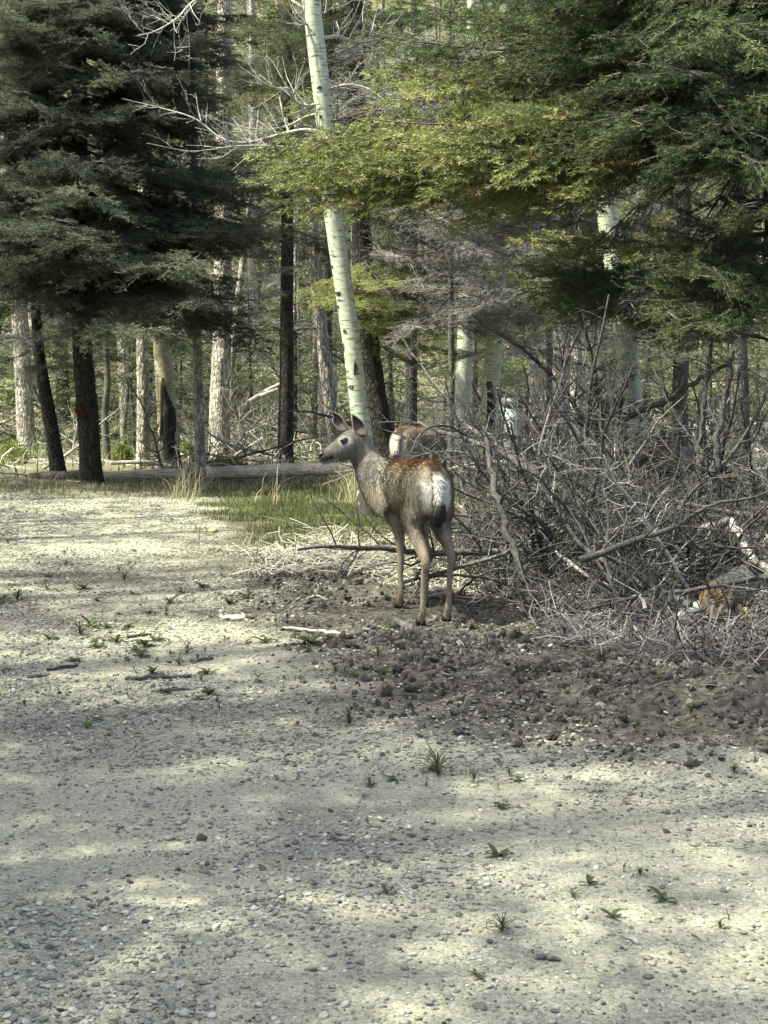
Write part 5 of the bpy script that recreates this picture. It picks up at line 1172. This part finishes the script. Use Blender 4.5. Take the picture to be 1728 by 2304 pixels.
# fine litter: needles, chips and twiglets lying flat
def litter(name, label, x, y, ln, wd, cols, lift=.006, tilt=.12, bend=0.):
    n = len(x); z = height(x, y) + lift; a = rg.uniform(0, 6.283, n); t = rg.normal(size=n)*tilt
    d = np.stack([np.cos(a)*np.cos(t), np.sin(a)*np.cos(t), np.sin(t)], -1); L = ln*np.exp(rg.normal(size=n)*.45); sd_ = nrm(np.cross(d, np.array([0, 0, 1.])))*(wd*np.exp(rg.normal(size=n)*.3))[:, None]*.5
    P = np.stack([x, y, z], -1); m_ = P + np.array([0, 0, 1.])*(np.abs(np.sin(t))*L*.5)[:, None]; A = m_ - d*L[:, None]/2; B = m_ + d*L[:, None]/2; up = np.array([0, 0, 1.])*(wd*.6)
    mid = m_ + nrm(np.cross(d, rg.normal(size=(n, 3))))*(L*bend)[:, None]
    V = np.stack([A-sd_, A+sd_, A+up, mid-sd_, mid+sd_, mid+up, B-sd_*.6, B+sd_*.6, B+up*.6], 1).reshape(-1, 3); b0 = np.arange(n)[:, None]*9
    F = np.concatenate([b0 + np.array([i+0, i+3, i+5, i+2])[None] for i in (0, 3)] + [b0 + np.array([i+2, i+5, i+4, i+1])[None] for i in (0, 3)])
    c = np.asarray(cols)[rg.integers(len(cols), size=n)]*rg.uniform(.6, 1.4, (n, 1))
    return tag(obj(name, mesh(name, V, [F], M['litter'], C=np.repeat(c, 9, 0))), label, None, None, 'stuff')
BROWN = [(.07, .055, .04), (.12, .095, .07), (.05, .045, .035), (.2, .17, .12)]
PALE = [(.38, .365, .285), (.48, .46, .37), (.30, .275, .21), (.20, .185, .145)]
x, y = spots(85000, -5, 5, 4.0, 17.5, 1.2); lit = smooth(.36, .56, fbm(x*.8+3, y*1.1, 4, 21))*smooth(4.5, 7.0, y)
k = rg.uniform(size=len(x)) < lit*.5 + .04; x, y = x[k], y[k]
litter('needle_litter', 'dark needles and twig crumbs strewn over the gravel', x, y, .035, .0035, BROWN, .004, .08, .1)
# brush farther back, too far to tell the branches apart
x, y = spots(330, -16, 16, 24, 52, 1.); n = len(x); sc3 = (rg.uniform(.7, 1.4, n)*(1+.02*(y-24)))[:, None]*np.ones((1, 3))
scatter('forest_brush', [DEAD[k][t] for k, t in ((0, 0), (1, 2), (2, 0), (4, 2), (5, 1), (6, 2))], np.stack([x, y, height(x, y)+.05], -1), sc3, np.stack([rg.uniform(0, 6.28, n), -np.abs(rg.normal(size=n))*.35, rg.uniform(0, 6.28, n)], -1), label='mass of dead brush under the trees on the slope')
# fine tangle inside the brush pile
f = rg.uniform(size=420); px = rg.uniform(1060, 1850, 420); y = 8.6 + 3.4*f + np.where(px < 1230, 1.0, 0); y += np.where((px > 1480) & (px < 1730) & (y < 9.4), 1.0, 0); x = (px-CX)/FPX*y; n = len(x)
scatter('brush_tangle', [DEAD[k][t] for k, t in ((7, 0), (3, 1), (6, 1), (7, 1), (3, 0))], np.stack([x, y, height(x, y) + .02 + rg.uniform(0, .55, n)*(.3+f)*smooth(1040, 1300, px)], -1), rg.uniform(.3, .62, n)[:, None]*np.ones((1, 3)), np.stack([rg.uniform(0, 6.28, n), -rg.normal(size=n)*.5, rg.uniform(0, 6.28, n)], -1), label='tangle of fine dark twigs inside the brush pile')
# pale dead twigs heaped under the doe and round the brush
DRY = [pxpoly([(560, 1240), (700, 1215), (830, 1235), (1010, 1190), (1250, 1200), (1400, 1300), (1200, 1345), (1000, 1335), (830, 1285), (620, 1300)]), pxpoly([(1000, 1130), (1728, 1100), (1900, 1545), (1480, 1530), (1330, 1475), (1200, 1420), (1180, 1330), (1000, 1250)])]
x, y = spots(60000, -2.5, 5.5, 7.6, 16, 1.); k = (soft(DRY[0], x, y, .2) > rg.uniform(size=len(x))) & (rg.uniform(size=len(x)) < .6); 
litter('dry_twigs', 'pale dry twigs and grass stems matted on the ground behind the doe', x[k], y[k], .16, .0055, PALE, .02, .35, .12)
x, y = spots(70000, -1, 6, 7.4, 13, 1.); k = (soft(DRY[1], x, y, .15) > rg.uniform(size=len(x))) & (rg.uniform(size=len(x)) < .55) & (np.hypot(x-1.87, (y-8.4)*.8) > .22)
litter('brush_twigs', 'grey broken twigs matted under the brush pile', x[k], y[k], .20, .006, [(.08, .075, .068), (.13, .122, .11), (.22, .205, .18), (.05, .047, .043)], .05, .5, .15)
x, y = spots(90000, -16, 16, 18.6, 58, 1.); k = rg.uniform(size=len(x)) < .35*smooth(.45, .62, fbm(x*.8, y*.8, 3, 71))
litter('forest_litter', 'bleached twigs littering the forest floor', x[k], y[k], .35, .012, PALE, .04, .35, .12)

# ------------------------------------------------------------------ grass
def grass(name, label, x, y, h, wd, cols, lean=.35):
    n = len(x); z = height(x, y) - .01; a = rg.uniform(0, 6.283, n); H = h*np.exp(rg.normal(size=n)*.35); ln = np.abs(rg.normal(size=n))*lean
    d = np.stack([np.cos(a), np.sin(a), np.zeros(n)], -1); s = np.stack([-np.sin(a+rg.normal(size=n)), np.cos(a), np.zeros(n)], -1)*(wd*rg.uniform(.6, 1.3, n))[:, None]*.5
    P = np.stack([x, y, z], -1); up = np.array([0, 0, 1.])
    m1 = P + up*(H*.55)[:, None] + d*(H*ln*.35)[:, None]; t1 = P + up*(H*(1-.25*ln))[:, None] + d*(H*ln*1.1)[:, None]
    V = np.stack([P-s, P+s, m1+s*.8, m1-s*.8, t1], 1).reshape(-1, 3); b0 = np.arange(n)[:, None]*5
    c = np.asarray(cols)[rg.integers(len(cols), size=n)]*rg.uniform(.65, 1.35, (n, 1))
    return tag(obj(name, mesh(name, V, [b0+np.array([[0, 1, 2, 3]]), b0+np.array([[3, 2, 4]])], M['grass'], C=np.repeat(c, 5, 0))), label, None, None, 'stuff')
GR = [(.085, .12, .042), (.115, .145, .055), (.14, .165, .07), (.06, .09, .032), (.24, .225, .12)]
DG = [(.40, .36, .22), (.48, .43, .28), (.30, .27, .15)]
x, y = spots(150000, -3, 1.2, 11.5, 18.2, 1.); k = soft(GRASS, x, y, .3)*smooth(.30, .55, fbm(x*2, y*2, 3, 81)+.06) > rg.uniform(size=len(x))
grass('grass', 'green grass patch left of the doe under the aspen', x[k], y[k], .045, .006, GR[:4] + GR[4:])
x, y = spots(60000, -6, 6, 16.2, 20.5, 1.); k = smooth(16.9, 17.8, y + (fbm(x, y, 3, 82)-.5)*1.5)*smooth(20.5, 19, y)*.6 > rg.uniform(size=len(x))
grass('verge_grass', 'short sunlit yellow-green grass along the end of the road', x[k], y[k], .055, .007, GR + DG)
x, y = spots(50000, .3, 6, 10.5, 18.5, 1.); k = .45*smooth(.35, .6, fbm(x*1.2, y*1.2, 3, 83)) > rg.uniform(size=len(x))
grass('back_grass', 'bright green grass behind the brush pile and the second deer', x[k], y[k], .15, .008, GR)
x, y = spots(9000, -2.4, 1.5, 14.0, 18.6, 1.); k = smooth(.5, .62, fbm(x*1.1, y*1.1, 3, 84))*.5*smooth(15.2, 16.4, y) > rg.uniform(size=len(x))
grass('dry_grass', 'long straw-coloured dead grass stems by the bleached log', x[k], y[k], .34, .006, DG, .8)
x, y = spots(90000, -18, 18, 20, 62, 1.); k = smooth(.42, .58, fbm(x*.5, y*.5, 3, 85))*.9 > rg.uniform(size=len(x))
grass('forest_grass', 'green undergrowth on the forest floor behind the logs', x[k], y[k], .22, .016, GR)

x, y = spots(60000, -4.5, 3.5, 5.6, 16.5, 1.); gr, so_, gs = zones(x, y); k = smooth(.60, .74, fbm(x*2.6, y*2.2, 4, 88))*smooth(5.6, 7.5, y)*(gr+.4*so_)*.55 > rg.uniform(size=len(x))
grass('sparse_grass', 'sparse short grass sprouting through the littered gravel', x[k], y[k], .035, .005, [(.06, .085, .03), (.08, .10, .035), (.14, .13, .06), (.10, .085, .05)], .9)
# ------------------------------------------------------------------ weeds on the gravel
def leaf_mesh(seed, wide=.3, arch=.5):
    V = []; n = 6
    for i in range(n):
        t = i/(n-1); w_ = wide*math.sin(math.pi*(.08+.9*t))**.9*(1+.15*math.sin(7*t*3+seed)); zc = arch*(t - 1.15*t*t)
        for q in (-1, 0, 1): V.append((t, q*w_*.5, zc + (.10*w_ if q else -.05*w_)))
    F = [[i*3+j, i*3+j+1, (i+1)*3+j+1, (i+1)*3+j] for i in range(n-1) for j in range(2)]
    rng = np.random.default_rng(seed); c = np.array([(.07, .095, .03), (.055, .075, .028), (.09, .10, .035), (.075, .085, .035)][seed-1])*rng.uniform(.85, 1.15); return mesh('leaf', V, [np.array(F)], M['leaf'], C=np.tile(c, (len(V), 1)), smooth_=True)
LEAF = [leaf_mesh(1, .34, .55), leaf_mesh(2, .26, .8), leaf_mesh(3, .42, .35), leaf_mesh(4, .14, .7)]
def weed(px, py, w_, kind, label, group, seed):
    rng = np.random.default_rng(seed); p = gp(px, py); g0 = gz(p.x, p.y); size = w_*mpp(p.y)/2
    o = thing('weed' if kind < 2 else 'grass_tuft', label, 'weed' if kind < 2 else 'grass', (p.x, p.y, g0), rng.uniform(0, 6.28), group)
    nl = max(4, int([8, 10, 26][kind]*rng.uniform(.55, 1.15))); flat = rng.uniform(.5, 1.1)
    for k in range(nl):
        a = k*2.39996 + rng.uniform(-.3, .3); s = size*rng.uniform(.8, 1.5)
        me = LEAF[int(rng.integers(3))] if kind < 2 else LEAF[3]
        obj('leaf' if kind < 2 else 'blade', me, o, (0, 0, .002), (0, -rng.uniform(.05, .75)*flat if kind < 2 else -rng.uniform(.15, 1.25), a), (s, s*(1 if kind < 2 else .5), s*rng.uniform(.6, 1.1)))
    return o
W1 = [(1118, 1925, 66, 'broad-leaved weed on the near gravel, just below the sunny patch'), (1128, 1818, 44, 'small two-leaved weed above the sunny patch of gravel'), (1325, 1990, 52, 'low dark weed with curled leaves on the near gravel'), (1495, 2026, 72, 'dark creeping weed nearest the dirt edge'), (1378, 2068, 54, 'curled brownish-green weed above the white peeled stick'), (316, 1478, 52, 'fresh green broad-leaved weed beside the long grey stick'), (195, 1636, 42, 'dark green rosette alone on the left gravel'), (1070, 2195, 52, 'flat dark withered weed on the near gravel'), (870, 2012, 44, 'small bright weed in a sunlit patch below the chip'), (560, 1350, 44, 'upright weed with broad leaves beside the broken stick')]
for i, (px, py, w_, lb) in enumerate(W1): weed(px, py, w_, 0, lb, None, 500+i)
W2 = [(985, 1745, 120, 'largest green grass tuft on the gravel, left of a dead tuft'), (1066, 1760, 70, 'half-dead grass tuft beside the largest one'), (1130, 2098, 84, 'spiky dry-green grass tuft alone on the near gravel'), (786, 1632, 90, 'spreading grass tuft below the dirt clods'), (1440, 1968, 40, 'thin brownish grass tuft on the near gravel'), (1620, 2090, 44, 'small grass tuft near the dirt side'), (180, 1428, 60, 'pale grass tuft in a sunlit streak of gravel'), (1290, 2020, 50, 'sparse grass tuft beside the low dark weed'), (850, 1490, 50, 'green grass tuft at the edge of the dirt')]
for i, (px, py, w_, lb) in enumerate(W2): weed(px, py, w_, 2, lb, None, 540+i)
rw = np.random.default_rng(9)
for i in range(120):
    px = rw.uniform(0, 1000); py = 1200 + 470*rw.beta(2.2, 2.2)
    if px > 560 and py < 1420: continue
    weed(px, py, 18 + 44*rw.uniform()**2, int(rw.choice([0, 1, 1, 2])), 'small green weed sprouting from the littered mid stretch of gravel', 'small weeds on the mid stretch of gravel', 600+i)
for i in range(34):
    px = rw.uniform(620, 1700); py = rw.uniform(1430, 1800)
    weed(px, py, rw.uniform(22, 50), int(rw.integers(1, 3)), 'small green sprout at the edge of the turned earth', 'sprouts along the turned earth', 800+i)
# a pale chip on the gravel
p = gp(800, 1945); mb = MB(); mb.add([(-.03, 0, .004), (-.005, -.012, .006), (.008, .006, .018), (-.02, .012, .008), (.034, -.002, .004), (.03, .01, .004)], [[0, 1, 2, 3], [1, 4, 5, 2]])
chip = obj('wood_chip', mb.mesh('wood_chip', M['palewood']), None, (p.x, p.y, gz(p.x, p.y)+.003)); chip.modifiers.new('t', 'SOLIDIFY').thickness = .003; chip.scale = (.9, .9, .9); tag(chip, 'small folded pale bark chip on the near gravel', 'bark chip')
